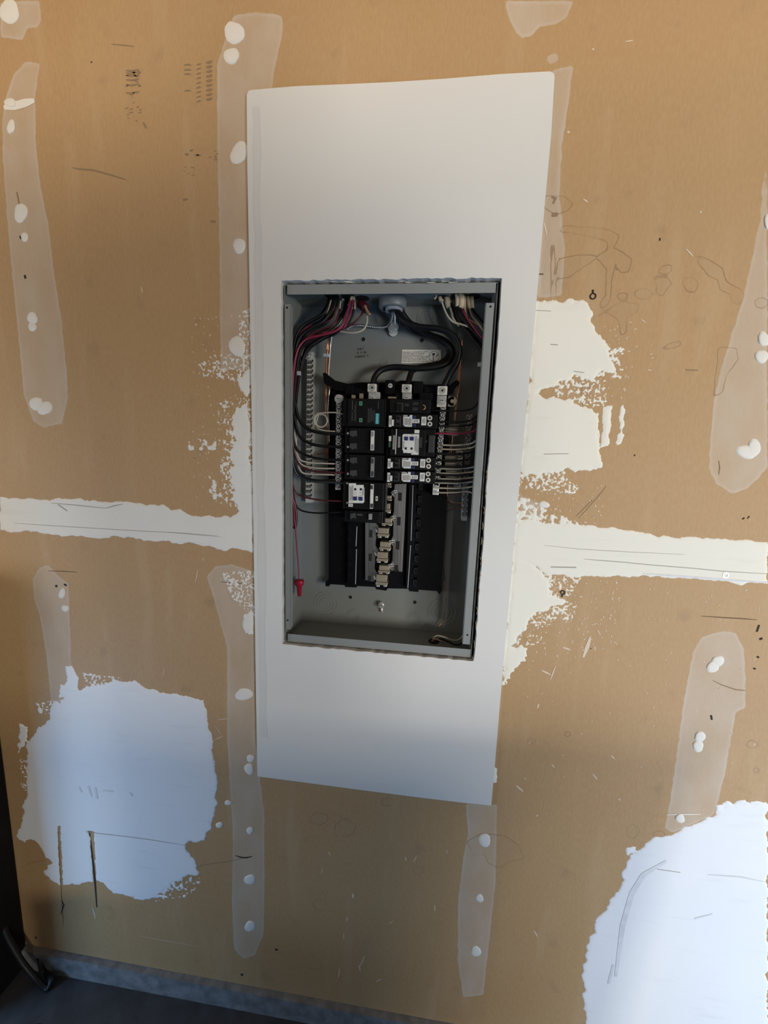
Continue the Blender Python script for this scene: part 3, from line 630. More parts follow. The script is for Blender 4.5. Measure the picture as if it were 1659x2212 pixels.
# knockouts and holes in the back plate
for cx, cy, rr in ((922, 687, (0.0185, 0.0125)), (955, 1322, (0.030, 0.0225, 0.0155)), (703, 1303, (0.026, 0.019, 0.0125)), (893, 1336, (0.014, 0.0095)), (763, 1328, (0.013, 0.009)), (1006, 745, (0.018, 0.013))):
    b = MB()
    for r in rr: b.torus(at(cx, cy, DEP - 0.0001), r, 0.0006, 40, 6)
    part('knockout', b, M_PANEL, panel, True)
for cx, cy in ((785, 733), (911, 735), (757, 1290), (896, 1301)):
    b = MB(); c = at(cx, cy, DEP - 0.0008); b.cyl(c, 0.0040, c.y, c.y + 0.0006, 20); h = part('mounting_hole', b, M_HOLE, panel)
    b = MB(); b.torus(at(cx, cy, DEP - 0.0003), 0.0043, 0.0005, 24, 6); part('hole_rim', b, M_FLANGE, h, True)
# embossed corners and stamping
for nm, s, yy in (('stamped_text', 'S18 1', 754), ('stamped_text', '21 11 36', 762), ('stamped_text', 'TURNO  1', 770)):
    text(s, nm, 779 if yy < 760 else 781, yy, DEP - 0.0006, 0.0062 if yy != 762 else 0.0055, M_INK, panel, 0.1, label='black ink stamp reading ' + s)
b = MB(); c = at(828.5, 784, DEP - 0.0004); b.torus(c, 0.0074, 0.00035, 24, 5)
for s in range(10):
    a = s * 2.4; q = 0.0045 * math.sqrt((s + 1) / 10); b.box(c.x + q * math.cos(a) - 0.0011, c.x + q * math.cos(a) + 0.0011, c.y - 0.0001, c.y, c.z + q * math.sin(a) - 0.0004, c.z + q * math.sin(a) + 0.0004)
part('certification_mark', b, M_INKGREY, panel, True)
b = MB(); b.pbox(868, 755.5, 952.5, 785, DEP - 0.0008, DEP); sticker = part('instruction_sticker', b, M_LABEL, panel, label='white instruction sticker')
LN = ['If this device is to be mounted on a solid', 'wall and the neutral is to be bonded,', 'ensure the bonding screws prior to', 'mounting the box to ensure proper contact', 'with the lug strap.  See wiring diagram for', 'proper torque.  Spacer kit SPK1 may be', 'used to space the unit away from the wall.']
for i, s in enumerate(LN): text(s, 'printed_text', 869.5, 760.8 + i * 3.35, DEP - 0.0011, 0.0029, M_INK, sticker, 0.03, 'LEFT')
b = MB(); c = at(937.5, 770, DEP - 0.001); b.torus(c, 0.0095, 0.0003, 30, 5); b.box(c.x - 0.0035, c.x + 0.0015, c.y, c.y + 0.0002, c.z + 0.0022, c.z + 0.0060); b.box(c.x - 0.0018, c.x - 0.0004, c.y, c.y + 0.0002, c.z - 0.0090, c.z + 0.0022)
b.tube([c + Vector((0.0035, 0, -0.001)), c + Vector((0.0085, 0, 0.0045))], 0.0007, 5); b.tube([c + Vector((-0.009, 0, 0.001)), c + Vector((-0.0035, 0, 0.0035))], 0.0002, 4)
part('printed_diagram', b, M_INK, sticker)
# bolts on the back plate
def bolt(name, px, py, d, r, m, parent, hexa=True, washer=0.0, label=None, slot=True):
    b = MB(); c = at(px, py, d)
    if washer: b.cyl(c, washer, d + 0.0012, d + 0.0028, 28)
    b.cyl(c, r, d, d + 0.0045, 6 if hexa else 20, r * 1.02)
    b.cyl(c, r * 0.72, d - 0.0008, d + 0.001, 18, r * 0.8)
    o = part(name, b, m, parent, label=label)
    if slot:
        b = MB(); b.box(c.x - r * 0.55, c.x + r * 0.55, d - 0.0011, d - 0.0004, c.z - r * 0.1, c.z + r * 0.1); part('screw_slot', b, M_SLOT, o) if parent is panel else None
    return o
bolt('mounting_bolt', 823.5, 1308, DEP - 0.012, 0.0055, M_STEEL, panel, True, 0.0068)
b = MB(); b.tube([at(824.5, 1313, DEP - 0.006), at(824.5, 1322, DEP - 0.003)], 0.0028, 10); part('bolt_stud', b, M_ALU, panel, True)
# plastic base carrying the bus
base = MB()
base.prism([(709,850),(716,838),(742,838),(744,830),(776,826),(832,826),(833,821),(852,821),(853,826),(866,822),(914,824),(915,830),(944,832),(966,834),(969,862),(969,1000),(962,1150),(953,1266),(955,1276),(949,1284),(944,1277),(905,1274),(903,1279),(884,1277),(882,1272),(838,1271),(834,1276),(812,1273),(810,1268),(772,1266),(770,1269),(746,1268),(744,1264),(714,1262),(710,1267),(703,1266),(703,1258),(710,1250)], 0.078, DEP)
BASE = part('bus_base', base, M_BLACK, panel, label='black moulded plastic bus base')
for (x0, y0, x1, y1, d0) in ((745,834,765,852,0.055),(766,838,793,852,0.06),(792,826,818,864,0.058),(833,822,852,851,0.045),(854,828,892,862,0.06),(893,826,914,850,0.052),(915,836,944,888,0.06),(941,830,969,880,0.062),(716,848,746,1065,0.068),(820,862,836,1130,0.05),(937,866,966,1070,0.072),(906,848,934,864,0.05)):
    b = MB(); b.pbox(x0, y0, x1, y1, d0, 0.079, 0.001); part('base_moulding', b, M_BLACK, panel)
for pts, d in (([(697,806),(703,805),(724,822),(748,828),(745,846),(722,842),(716,836),(700,828)], 0.06), ([(986,820),(993,826),(984,836),(980,845),(966,850),(964,838),(974,830)], 0.064)):
    b = MB(); b.prism(pts, d, 0.082); part('wire_retainer_arm', b, M_BLACK, panel)
for x0, x1, y0, y1, xo in ((752,769,1128,1264,-1.5), (884,900,1046,1272,-7)):
    b = MB(); b.prism([(x0, y0), (x1, y0), (x1 + xo, y1), (x0 + xo, y1)], 0.066, 0.079); r_ = part('bus_rail', b, M_BLACK, panel)
for P0, P1 in (((771, 1137), (769, 1180)), ((770, 1186), (768, 1262)), ((892, 1048), (888, 1168)), ((887, 1178), (881, 1270))):
    b = MB(); b.tube([at(*P0, 0.0655), at(*P1, 0.0655)], 0.0006, 6); part('rail_glint', b, M_ALU, panel, label='thin bright strip painted in as the rail edge highlight')  # pale metal strip stands in for a highlight on the black rail
rnd = random.Random(4)
for i in range(9):
    y = 1052 + i * 26
    x = 908 - i * 1.6
    b = MB(); b.pbox(x - 5, y - 8, x + 5, y + 6, 0.064, 0.078, 0.0012); cl = part('breaker_clip', b, M_BLACK, panel)
    b = MB(); b.tube(catmull([at(x + 4, y - 7, 0.0635), at(x - 1, y - 6, 0.0635), at(x - 2, y, 0.0635), at(x - 1, y + 5, 0.0635), at(x + 4, y + 6, 0.0635)], 3), 0.0005, 5); part('clip_edge', b, M_BREAKER_EDGE, cl)
for i in range(5):
    y = 1140 + i * 26
    b = MB(); b.pbox(750, y - 7, 758, y + 6, 0.064, 0.078, 0.0012); part('breaker_clip', b, M_BLACK, panel)
# bus plates (bright, with slots) and stabs
b = MB()
b.prism([(789,1129),(811,1129),(817,1137),(822,1141),(822,1148),(813,1150),(811,1178),(816,1187),(820,1192),(820,1198),(811,1201),(809,1228),(813,1236),(818,1241),(818,1249),(810,1252),(808,1257),(789,1253)], 0.070, 0.0775)
pl = part('bus_plate', b, M_PLATE, panel, label='left brushed metal bus plate')
for x, y, w_, h_ in ((801,1153,3.2,8),(799.5,1204,3.2,8),(798,1250,3.2,6)):
    b = MB(); b.pbox(x - w_, y - h_, x + w_, y + h_, 0.0696, 0.0702); part('plate_slot', b, M_HOLE, pl)
b = MB()
b.prism([(853,1046),(878,1045),(876,1090),(874,1140),(871,1190),(869,1235),(862,1235),(861,1231),(846,1233),(842,1227),(838,1226),(848,1212),(849,1180),(846,1176),(843,1172),(846,1165),(849,1158),(850,1128),(848,1124),(845,1118),(849,1112),(851,1105),(852,1075),(848,1070),(848,1063),(852,1056)], 0.070, 0.0775)
pl = part('bus_plate', b, M_PLATE, panel, label='right brushed metal bus plate')
for x, y, w_, h_ in ((864,1073,4,9),(861.5,1126,4,9),(859,1178,4,9),(856,1228,4,7)):
    b = MB(); b.pbox(x - w_, y - h_, x + w_, y + h_, 0.0696, 0.0702); part('plate_slot', b, M_HOLE, pl)
STABS = [(827,1043,845,1053),(827,1071,846,1082),(825,1088,843,1109),(824,1120,847,1136),(815,1141,840,1162),(819,1171,844,1190),(813,1193,838,1216),(817,1222,842,1240),(811,1242,837,1268)]
for x0, y0, x1, y1 in STABS:
    ym = y0 + (y1 - y0) * 0.58; ye = y0 + (y1 - y0) * 0.85; xm = (x0 + x1) / 2
    b = MB(); b.pbox(x0 + 2, y0, x1 - 1, ym, 0.058, 0.0775, 0.0006); b.pbox(x0, ym + 0.8, x1, ye, 0.060, 0.0775, 0.0006)
    st_ = part('bus_stab', b, M_STAB, panel)
    for q in (-0.30, 0.30):
        b = MB(); b.pbox(xm + q * (x1 - x0) - 3.5, ye, xm + q * (x1 - x0) + 3.5, y1, 0.0595, 0.0775, 0.0008); part('stab_jaw', b, M_TIN, st_)
for cx, cy, s in ((850,1063,1),(847,1118,1),(845,1170,1),(843,1222,1),(816,1143,-1),(814,1194,-1),(812,1245,-1)):
    b = MB(); P = [at(cx - 5, cy + 3 * s, 0.066), at(cx - 3, cy - 1.5 * s, 0.063), at(cx + 2, cy - 3 * s, 0.062), at(cx + 6, cy - 2.5 * s, 0.066)]
    b.tube(catmull(P, 4), 0.0011, 8); P = [p + Vector((0.0012, 0.0005, -0.004)) for p in P]; b.tube(catmull(P, 4), 0.0010, 8)
    part('spring_clip', b, M_TIN, panel, True)
# lugs
for x0, y0, x1, y1 in ((794,829,813,846),(868,830,889,848),(945,834,966,853)):
    b = MB(); b.pbox(x0, y0, x1, y1, 0.046, 0.066, 0.0008); lug = part('main_lug', b, M_ALU, panel)
    xm, ym = (x0 + x1) / 2, (y0 + y1) / 2; c = at(xm, ym, 0.0455)
    b = MB(); b.cyl(c, 0.0062, 0.0448, 0.0462, 24, None, 0.0048); b.cyl(c, 0.0042, 0.0445, 0.047, 20, None, 0.0022); part('lug_screw', b, M_TIN, lug)
    b = MB(); b.cyl(c, 0.0023, 0.0458, 0.0462, 6); part('hex_socket', b, M_HOLE, lug)
b = MB(); b.pbox(796, 847, 821, 862, 0.056, 0.072, 0.0006); q = part('lug_strap', b, M_TIN, panel)
b = MB(); b.pbox(869, 850, 889, 862, 0.056, 0.072, 0.0006); part('lug_strap', b, M_TIN, panel)
bolt('lug_bolt', 804, 860, 0.052, 0.0048, M_TIN, panel, False); bolt('lug_bolt', 878, 859, 0.052, 0.0048, M_TIN, panel, False)
bolt('base_screw', 843, 833, 0.0425, 0.0042, M_TIN, panel, False)
b = MB(); b.pbox(944, 855, 964, 879, 0.052, 0.066, 0.0006); part('lug_strap', b, M_ALU, panel); bolt('lug_bolt', 954, 865, 0.049, 0.0062, M_STEEL, panel, False, 0.0085)
b = MB(); b.pbox(838, 857, 856, 860.5, 0.048, 0.055); part('bus_link', b, M_STAB, panel)
for x0, y0, x1, y1 in ((759,853,767,861),(776,850,784,861)):
    b = MB(); b.pbox(x0, y0, x1, y1, 0.054, 0.066, 0.0005); part('bus_tab', b, M_STAB, panel)
b = MB(); b.pbox(967, 856, 981, 878, 0.066, 0.070, 0.0006); c = at(977, 866.5, 0.0655); b.cyl(c, 0.0085, 0.066, 0.069, 24, None, 0.0036); part('bonding_tab', b, mat('tan_zinc', (0.62, 0.52, 0.38), 0.4, 0.4), panel, label='tan bonding tab with a hole')
# terminal bars
def bar(name, p0, p1, wpx, d0, d1, ys_, m, label, cols=(0,), rscrew=0.0036, ends=0):
    (xa, ya), (xb, yb) = p0, p1
    b = MB(); b.prism([(xa - wpx, ya), (xa + wpx, ya), (xb + wpx, yb), (xb - wpx, yb)], d0, d1); br = part(name, b, m, panel, label=label)
    for y in ys_:
        xc = xa + (xb - xa) * (y - ya) / (yb - ya)
        for co in cols:
            c = at(xc + co, y, d0); b = MB(); b.cyl(c, rscrew, d0 - 0.0014, d0 + 0.0006, 16, rscrew * 1.05); s = part('terminal_screw', b, M_STEEL, br)
    b = MB()
    for i, y in enumerate(ys_):
        xc = xa + (xb - xa) * (y - ya) / (yb - ya)
        for co in cols:
            c = at(xc + co, y, d0 - 0.0015); an = (i * 1.3 + co) % 3.1; dx, dz = math.cos(an), math.sin(an); r = rscrew * 0.85; t = 0.0008
            b.add([(c.x + dx * r - dz * t, c.y, c.z + dz * r + dx * t), (c.x - dx * r - dz * t, c.y, c.z - dz * r + dx * t), (c.x - dx * r + dz * t, c.y, c.z - dz * r - dx * t), (c.x + dx * r + dz * t, c.y, c.z + dz * r - dx * t)], [(0, 1, 2, 3)])
            b.torus(Vector((c.x, d0 - 0.0005, c.z)), rscrew * 1.22, 0.0008, 16, 4)
    part('screw_slots', b, M_SLOT, br)
    return br
nb = bar('neutral_bar', (732,853), (730,1058), 5.6, 0.050, 0.068, [877.5 + 10.75 * i for i in range(17)], M_ALU, 'left neutral terminal bar')
bolt('bar_bolt', 731, 861, 0.044, 0.0056, M_STEEL, panel, True, 0.0078)
b = MB(); b.prism([(738.5,866),(740.2,866),(738.5,1058),(736.8,1058)], 0.0535, 0.066); part('bar_edge', b, M_BREAKER_EDGE, nb)
nb = bar('neutral_bar', (957.5,880), (943.5,1050), 5.8, 0.050, 0.068, [886 + 11.0 * i for i in range(15)], M_ALU, 'right neutral terminal bar')
b = MB(); b.pbox(935, 1044, 948, 1069, 0.050, 0.068, 0.0006); e_ = part('bar_end', b, M_ALU, nb)
for y in (1052, 1063): bolt('end_screw', 941.5, y, 0.0485, 0.0040, M_STEEL, panel, False)
gb = bar('ground_bar', (670,760), (666.5,1086), 6.6, 0.082, DEP, [782 + 10.75 * i for i in range(28)], M_ALU, 'left ground terminal bar', cols=(-4.5, 1.5), rscrew=0.0021)
b = MB()
for i in range(28):
    y = 779 + 10.75 * i; xc = 675.5 - 3.5 * (y - 760) / 326; b.pbox(xc - 1.1, y - 2.4, xc + 1.1, y + 2.4, 0.0814, 0.0822)
part('bar_notches', b, M_HOLE, gb)
bolt('bar_bolt', 663.5, 767, 0.076, 0.0056, M_STEEL, panel, True, 0.0078)
gb = bar('ground_bar', (1014.5,896), (1003,1125), 5.6, 0.070, DEP, [903 + 12.2 * i for i in range(18)], M_ALU, 'right ground terminal bar', rscrew=0.0036)
sb = bar('terminal_block', (993,974), (988,1052), 7.2, 0.076, DEP, [983, 1000, 1016, 1030, 1045], M_ALU, 'short terminal block between right bars', rscrew=0.0042)
for px, py in ((1036,787),(645,806)):
    b = MB(); b.pbox(px - 4, py - 4.5, px + 4, py + 4.5, 0.03, 0.034, 0.0006); part('adhesive_tie_mount', b, M_TIE, panel)
# dark holes where cables enter the top and bottom walls
def hole_z(px, py, z, rx, ry, name='entry_hole'):
    p = R @ np.array([px - PX, py - PY, F]); t = (z - CZ) / p[2]; X, Y = p[0] * t, -D + p[1] * t
    Y = min(max(Y, 0.02), 0.085); n = 24
    return Vector((X, Y, z)), n
def disc_z(name, X, Y, z, rx, ry, m, parent):
    n = 24; V = [(X + rx * math.cos(2 * math.pi * i / n), Y + ry * math.sin(2 * math.pi * i / n), z) for i in range(n)]
    V += [(v[0], v[1], z - 0.0004) for v in V]; return mk(name, V, [tuple(range(n)), tuple(range(2 * n - 1, n - 1, -1))] + [(i, (i + 1) % n, n + (i + 1) % n, n + i) for i in range(n)], m, parent)
ZT = BZ1 - T
for px, Y in ((716, 0.045), (752, 0.05), (783, 0.06), (955, 0.06), (990, 0.05), (1022, 0.055)):
    X = at(px, 640, Y).x; disc_z('entry_hole', X, Y, ZT - 0.0002, 0.013, 0.013, M_HOLE, panel)
PB = at(937, 1384, 0.052); disc_z('entry_hole', PB.x, 0.052, BZ0 + T + 0.0006, 0.011, 0.012, M_HOLE, panel)

# ------------------------------------------------------------------ conduit bushing and its bonding strap
c = at(848, 655, 0.062); ztop = ZT; zb_ = at(848, 668, 0.062).z
cb = empty('conduit_bushing', (c.x, 0.062, ztop), 'round grey plastic conduit bushing under the panel top with black feeders', 'conduit fitting')
n = 40; V = []; prof = [(0.0235, ztop), (0.0248, ztop - 0.004), (0.0248, zb_ + 0.003), (0.0235, zb_), (0.0180, zb_), (0.0172, zb_ + 0.002), (0.0172, ztop)]
for r, z in prof:
    for i in range(n):
        a = 2 * math.pi * i / n; rr = r + (0.0007 if (i % 5 == 0 and r > 0.024) else 0); V.append((c.x + rr * math.cos(a), c.y + rr * math.sin(a), z))
mk('bushing_ring', V, [(k * n + i, k * n + (i + 1) % n, (k + 1) * n + (i + 1) % n, (k + 1) * n + i) for k in range(len(prof) - 1) for i in range(n)], M_PVC, cb, True)
V = []
for r, z in ((0.0165, ztop), (0.0160, zb_ - 0.004), (0.0130, zb_ - 0.005), (0.0128, ztop)):
    for i in range(n):
        a = 2 * math.pi * i / n; V.append((c.x + 0.003 + r * math.cos(a), c.y + r * math.sin(a), z))
mk('bushing_throat', V, [(k * n + i, k * n + (i + 1) % n, (k + 1) * n + (i + 1) % n, (k + 1) * n + i) for k in range(3) for i in range(n)], mat('pale_grey_pvc', (0.26, 0.27, 0.28), 0.5), cb, True)
gl = empty('ground_lug', tuple(at(849, 708, DEP)), 'round silver ground lug with bolt below the conduit bushing', 'lug')
b = MB(); cc = at(849.5, 707, 0.088); b.cyl(cc, 0.0100, 0.088, 0.0905, 30); b.cyl(cc, 0.0072, 0.084, 0.088, 6); b.torus(Vector((cc.x, 0.0838, cc.z)), 0.0055, 0.0008, 20, 6); part('bolt_head', b, M_STEEL, gl, False)
b = MB(); cc = at(849.5, 716, 0.094); b.cyl(cc, 0.0088, 0.094, 0.0965, 30); part('lug_tongue', b, M_ALU, gl)

# ------------------------------------------------------------------ feeders and wires
def wire(name, label, cat, pts, r, m, group=None, k=6, n=8):
    b = MB(); b.tube(path(pts, k), r, n); o = b.build(name, m, None, True); return props(o, label, cat, group)
G = 'thick black service feeders'
wire('feeder_cable', 'thick black feeder cable looping wide right down to the right lug', 'cable', [(856,655,.058),(858,672,.056),(872,692,.05),(905,706,.046),(945,710,.044),(975,722,.044),(991,748,.046),(988,780,.05),(972,808,.054),(962,828,.056),(956,842,.057)], 0.0056, M_WBLACK, G, 8, 12)
wire('feeder_cable', 'thick black feeder cable curving back left to the left lug', 'cable', [(865,655,.066),(868,674,.068),(888,700,.074),(925,722,.076),(958,735,.076),(977,755,.074),(974,776,.072),(952,790,.07),(905,796,.068),(855,793,.068),(825,799,.066),(810,814,.062),(804,838,.057)], 0.0056, M_WBLACK, G, 8, 12)
wire('feeder_cable', 'thick black feeder cable turning down to the middle lug', 'cable', [(861,655,.08),(864,678,.086),(890,712,.088),(935,727,.088),(965,745,.088),(970,768,.086),(950,785,.082),(915,792,.08),(892,800,.074),(884,818,.066),(879,838,.058)], 0.0056, M_WBLACK, G, 8, 12)
# twisted bare ground cable
P = path([(846,660,.07),(847,682,.08),(842,698,.086),(832,706,.088),(810,706,.088),(785,703,.086),(762,704,.082),(748,712,.08)], 14)
b = MB()
for s in range(3):
    Q = []
    for i, p in enumerate(P):
        t = Vector(P[min(i + 1, len(P) - 1)] - P[max(i - 1, 0)]).normalized(); u = t.cross(Vector((0, 1, 0))).normalized(); v = t.cross(u); a = i * 0.75 + s * 2.094
        Q.append(Vector(p) + (u * math.cos(a) + v * math.sin(a)) * 0.0013)
    b.tube(Q, 0.0013, 6)
props(b.build('ground_cable', mat('weathered_aluminium_strand', (0.35, 0.35, 0.34), 0.4, 0.8), None, True), 'twisted bare grey ground cable running left from the bushing', 'cable')
wire('ground_conductor', 'stiff dark bare wire dropping from bushing to ground lug', 'wire', [(852,660,.07),(853,680,.078),(853,700,.086)], 0.0018, M_STEEL)
# left bundle: from the top knockouts, round the upper left corner and down the side
GL = 'branch wires down the left side of the panel'
KM = {'k': (M_WBLACK, 'black'), 'r': (M_WRED, 'red'), 'd': (M_WDRED, 'dark red'), 'w': (M_WWHITE, 'white'), 's': (M_WBLUE, 'slate-dark')}
def upper(i, x0, y0=645, d0=.05):
    """shared route of the left bundle, each wire at its own offset"""
    o = i * 2.0
    return [(x0, y0 - 6, d0), (x0 - 4, y0 + 22, .045), (x0 - 22 - o * .3, y0 + 46 + o * .3, .040)]
LEFT = [
    ('k', 'black wire, topmost curve into the first left breaker', [(712,640,.05),(706,662,.045),(690,684,.042),(664,698,.038),(645,716,.034),(636,745,.032),(633,800,.032),(637,865,.034),(646,905,.036),(666,927,.038),(700,936,.040),(748,938,.043)], 0.0031),
    ('k', 'black wire curving into the second pole of the first left breaker', [(724,640,.052),(716,668,.046),(696,692,.044),(668,706,.040),(650,724,.036),(640,752,.034),(635,820,.032),(635,890,.033),(646,940,.036),(668,957,.038),(700,964,.040),(748,966,.043)], 0.0028),
    ('k', 'black wire curving into the second left breaker, upper pole', [(731,640,.054),(724,670,.048),(704,698,.046),(676,712,.042),(656,730,.038),(645,758,.036),(637,830,.034),(632,920,.030),(640,968,.034),(664,984,.038),(700,992,.040),(748,994,.043)], 0.0024),
    ('w', 'upper white wire ending on the left neutral bar', [(714,655,.048),(706,676,.046),(688,700,.048),(664,724,.048),(648,750,.046),(643,790,.044),(639,870,.042),(637,950,.038),(646,990,.040),(668,999,.046),(700,1001,.050),(723,1002,.054)], 0.0016),
    ('w', 'middle white wire ending on the left neutral bar', [(736,650,.05),(728,690,.05),(700,712,.05),(660,735,.05),(645,762,.046),(641,800,.044),(636,890,.038),(636,970,.036),(650,1002,.042),(674,1010,.048),(700,1012,.050),(723,1012,.054)], 0.0016),
    ('d', 'dark red wire crossing the left neutral bar to the second left breaker', [(727,662,.045),(716,690,.040),(690,700,.038),(664,712,.036),(648,730,.034),(638,760,.030),(632,830,.028),(630,930,.028),(642,995,.034),(668,1015,.038),(705,1020,.040),(748,1021,.043)], 0.0018),
    ('w', 'lowest cream wire ending on the left neutral bar', [(740,660,.055),(736,694,.055),(712,716,.054),(672,738,.052),(650,770,.048),(642,830,.046),(640,930,.042),(641,990,.042),(650,1018,.044),(668,1024,.048),(700,1025,.050),(724,1026,.054)], 0.0017),
    ('s', 'slate-dark wire ending at the lower left breaker pigtail', [(744,642,.056),(738,676,.056),(718,706,.054),(684,722,.050),(660,740,.048),(648,772,.046),(640,850,.042),(633,940,.034),(634,1005,.032),(648,1030,.038),(675,1040,.040),(715,1042,.042),(746,1045,.043)], 0.0021),
    ('k', 'black wire passing under the cream wire to the left neutral bar', [(748,642,.06),(742,680,.058),(724,712,.056),(690,728,.054),(664,748,.050),(650,785,.048),(638,870,.044),(634,960,.036),(638,1005,.036),(655,1030,.040),(690,1038,.044),(724,1036,.050)], 0.0023),
    ('d', 'dark red wire sagging to the lower left breaker', [(735,668,.044),(722,700,.038),(694,712,.036),(664,728,.034),(646,752,.032),(636,800,.030),(630,900,.027),(630,1000,.027),(634,1050,.030),(648,1070,.036),(690,1080,.040),(742,1083,.044)], 0.0018),
    ('k', 'thin black wire, lowest sag on the left side', [(752,646,.06),(746,690,.058),(730,718,.056),(694,736,.054),(662,765,.050),(645,830,.046),(636,930,.040),(632,1030,.032),(636,1080,.034),(648,1101,.040),(680,1108,.044),(720,1107,.048),(750,1106,.052)], 0.0018),
    ('r', 'bright red wire along the front of the upper left bundle', [(757,648,.042),(752,668,.038),(745,690,.034),(738,705,.032),(720,717,.030),(690,725,.030),(662,733,.030),(645,752,.028),(635,790,.027),(631,860,.027)], 0.0020),
    ('r', 'pink-red wire curling from the small cream sleeve', [(764,648,.044),(758,672,.04),(750,695,.036),(742,708,.034),(716,716,.036),(684,722,.036),(655,738,.034),(640,768,.030),(632,830,.028),(629,900,.027)], 0.0016),
    ('d', 'dark wine-red wire arching from the red-wrapped cable', [(786,664,.06),(780,682,.056),(765,697,.054),(740,708,.052),(710,722,.050),(672,735,.048),(650,762,.044),(640,820,.040),(634,900,.036)], 0.0021),
    ('w', 'white wire bowing below the red-wrapped cable', [(792,678,.06),(793,695,.058),(785,712,.056),(765,719,.055),(742,717,.057),(722,713,.058),(700,712,.060)], 0.0017),
    ('k', 'black wire falling straight from the cream-tipped sleeve', [(765,650,.05),(762,680,.05),(750,702,.050),(728,716,.050),(694,730,.048),(664,755,.046),(648,800,.044),(638,880,.040),(632,960,.034)], 0.0020),
    ('k', 'black wire from the leftmost sleeve along the bundle top', [(708,660,.04),(700,676,.038),(676,690,.036),(652,706,.033),(638,732,.030),(631,780,.028),(629,860,.027)], 0.0026),
    ('k', 'fat black wire along the middle of the upper left bundle', [(720,646,.046),(714,672,.040),(698,694,.036),(674,708,.033),(652,724,.031),(640,748,.030),(634,800,.030),(632,870,.030)], 0.0032),
    ('k', 'fat black wire on the underside of the upper left bundle', [(748,650,.050),(738,684,.044),(716,708,.040),(688,722,.036),(664,738,.034),(648,762,.034),(638,820,.032),(633,900,.030)], 0.0030),
    ('r', 'thin pink wire beside the leftmost white sleeve', [(717,664,.046),(710,684,.042),(692,698,.040),(668,705,.036),(650,720,.034),(638,745,.030)], 0.0015),
]
for c_, lb, pts, r in LEFT: wire('branch_wire', lb, 'wire', pts, r, KM[c_][0], GL)
# capped spare red wire with its wire nut
sw = empty('capped_wire', tuple(at(634, 930, .027)), 'spare red wire hanging at lower left with a red wire nut', 'wire')
b = MB(); b.tube(path([(629,900,.027),(628,960,.026),(630,1040,.026),(634,1090,.027),(638,1140,.030),(642,1190,.034),(645,1225,.036),(646,1254,.036)], 8), 0.0014, 8); b.build('conductor', M_WRED, sw, True)
c0, c1 = at(646, 1253, .036), at(647, 1288, .036); b = MB(); ax = (c1 - c0)
P = [(0, .0096), (.06, .0100), (.28, .0092), (.36, .0062), (.95, .0042), (1.0, .003)]; n = 20; V = []
for t, r in P:
    for i in range(n):
        a = 2 * math.pi * i / n; rr = r * (1.0 + (0.10 if (i % 2 and .3 < t < .98) else 0)) * (1.0 + (0.25 * abs(math.cos(a)) if t < .3 else 0)) * .82
        V.append(c0 + ax * t + Vector((math.cos(a) * rr, math.sin(a) * rr, 0)))
mk('wire_nut', V, [(k * n + i, k * n + (i + 1) % n, (k + 1) * n + (i + 1) % n, (k + 1) * n + i) for k in range(len(P) - 1) for i in range(n)] + [tuple(range(n))[::-1], tuple(range((len(P) - 1) * n, len(P) * n))], M_NUT, sw, True, 'red plastic twist-on wire nut')
wire('branch_wire', 'red wire doubled back low against the left side', 'wire', [(629,1000,.028),(632,1070,.030),(637,1090,.032),(640,1120,.034),(636,1140,.034),(631,1120,.030),(630,1060,.028)], 0.0030, M_WDRED)
# sleeves of the left cables
def sleeve(lb, pts, r, m=M_SHEATH, name='cable_sheath', grp='cream cable sheaths entering the panel top'):
    return wire(name, lb, 'cable sheath', pts, r, m, grp, 4, 10)
for lb, pts, r in (('leftmost cream sheath end at upper left', [(716,650,.045),(712,664,.043),(707,680,.041)], .0030), ('narrow cream sheath tip left of the red wire', [(760,640,.044),(756,652,.042),(753,660,.041)], .0019),
                   ('right one of two narrow cream sheath tips', [(763,640,.05),(763,656,.05),(762,668,.05)], .0017), ('thin cream sheath tip just left of the red-wrapped cable', [(765,640,.05),(766,656,.05),(766.5,668,.05)], .0014),
                   ('grey sheath stub among the upper left black wires', [(741,646,.056),(741,660,.056),(741,668,.056)], .0034)):
    sleeve(lb, pts, r, M_TIE if 'grey' in lb else M_SHEATH)
for lb, pts, r, m in (('dark red sheath stub nearest the bushing', [(778,655,.065),(786,663,.062),(790,668,.06)], .0085, M_WDRED), ('brown paper filler curling from the red-wrapped cable', [(787,660,.055),(792,670,.054),(797,678,.053),(800,677,.052)], .0026, M_KRAFT)):
    wire('cable_sheath', lb, 'cable sheath', pts, r, m, None, 5, 10)
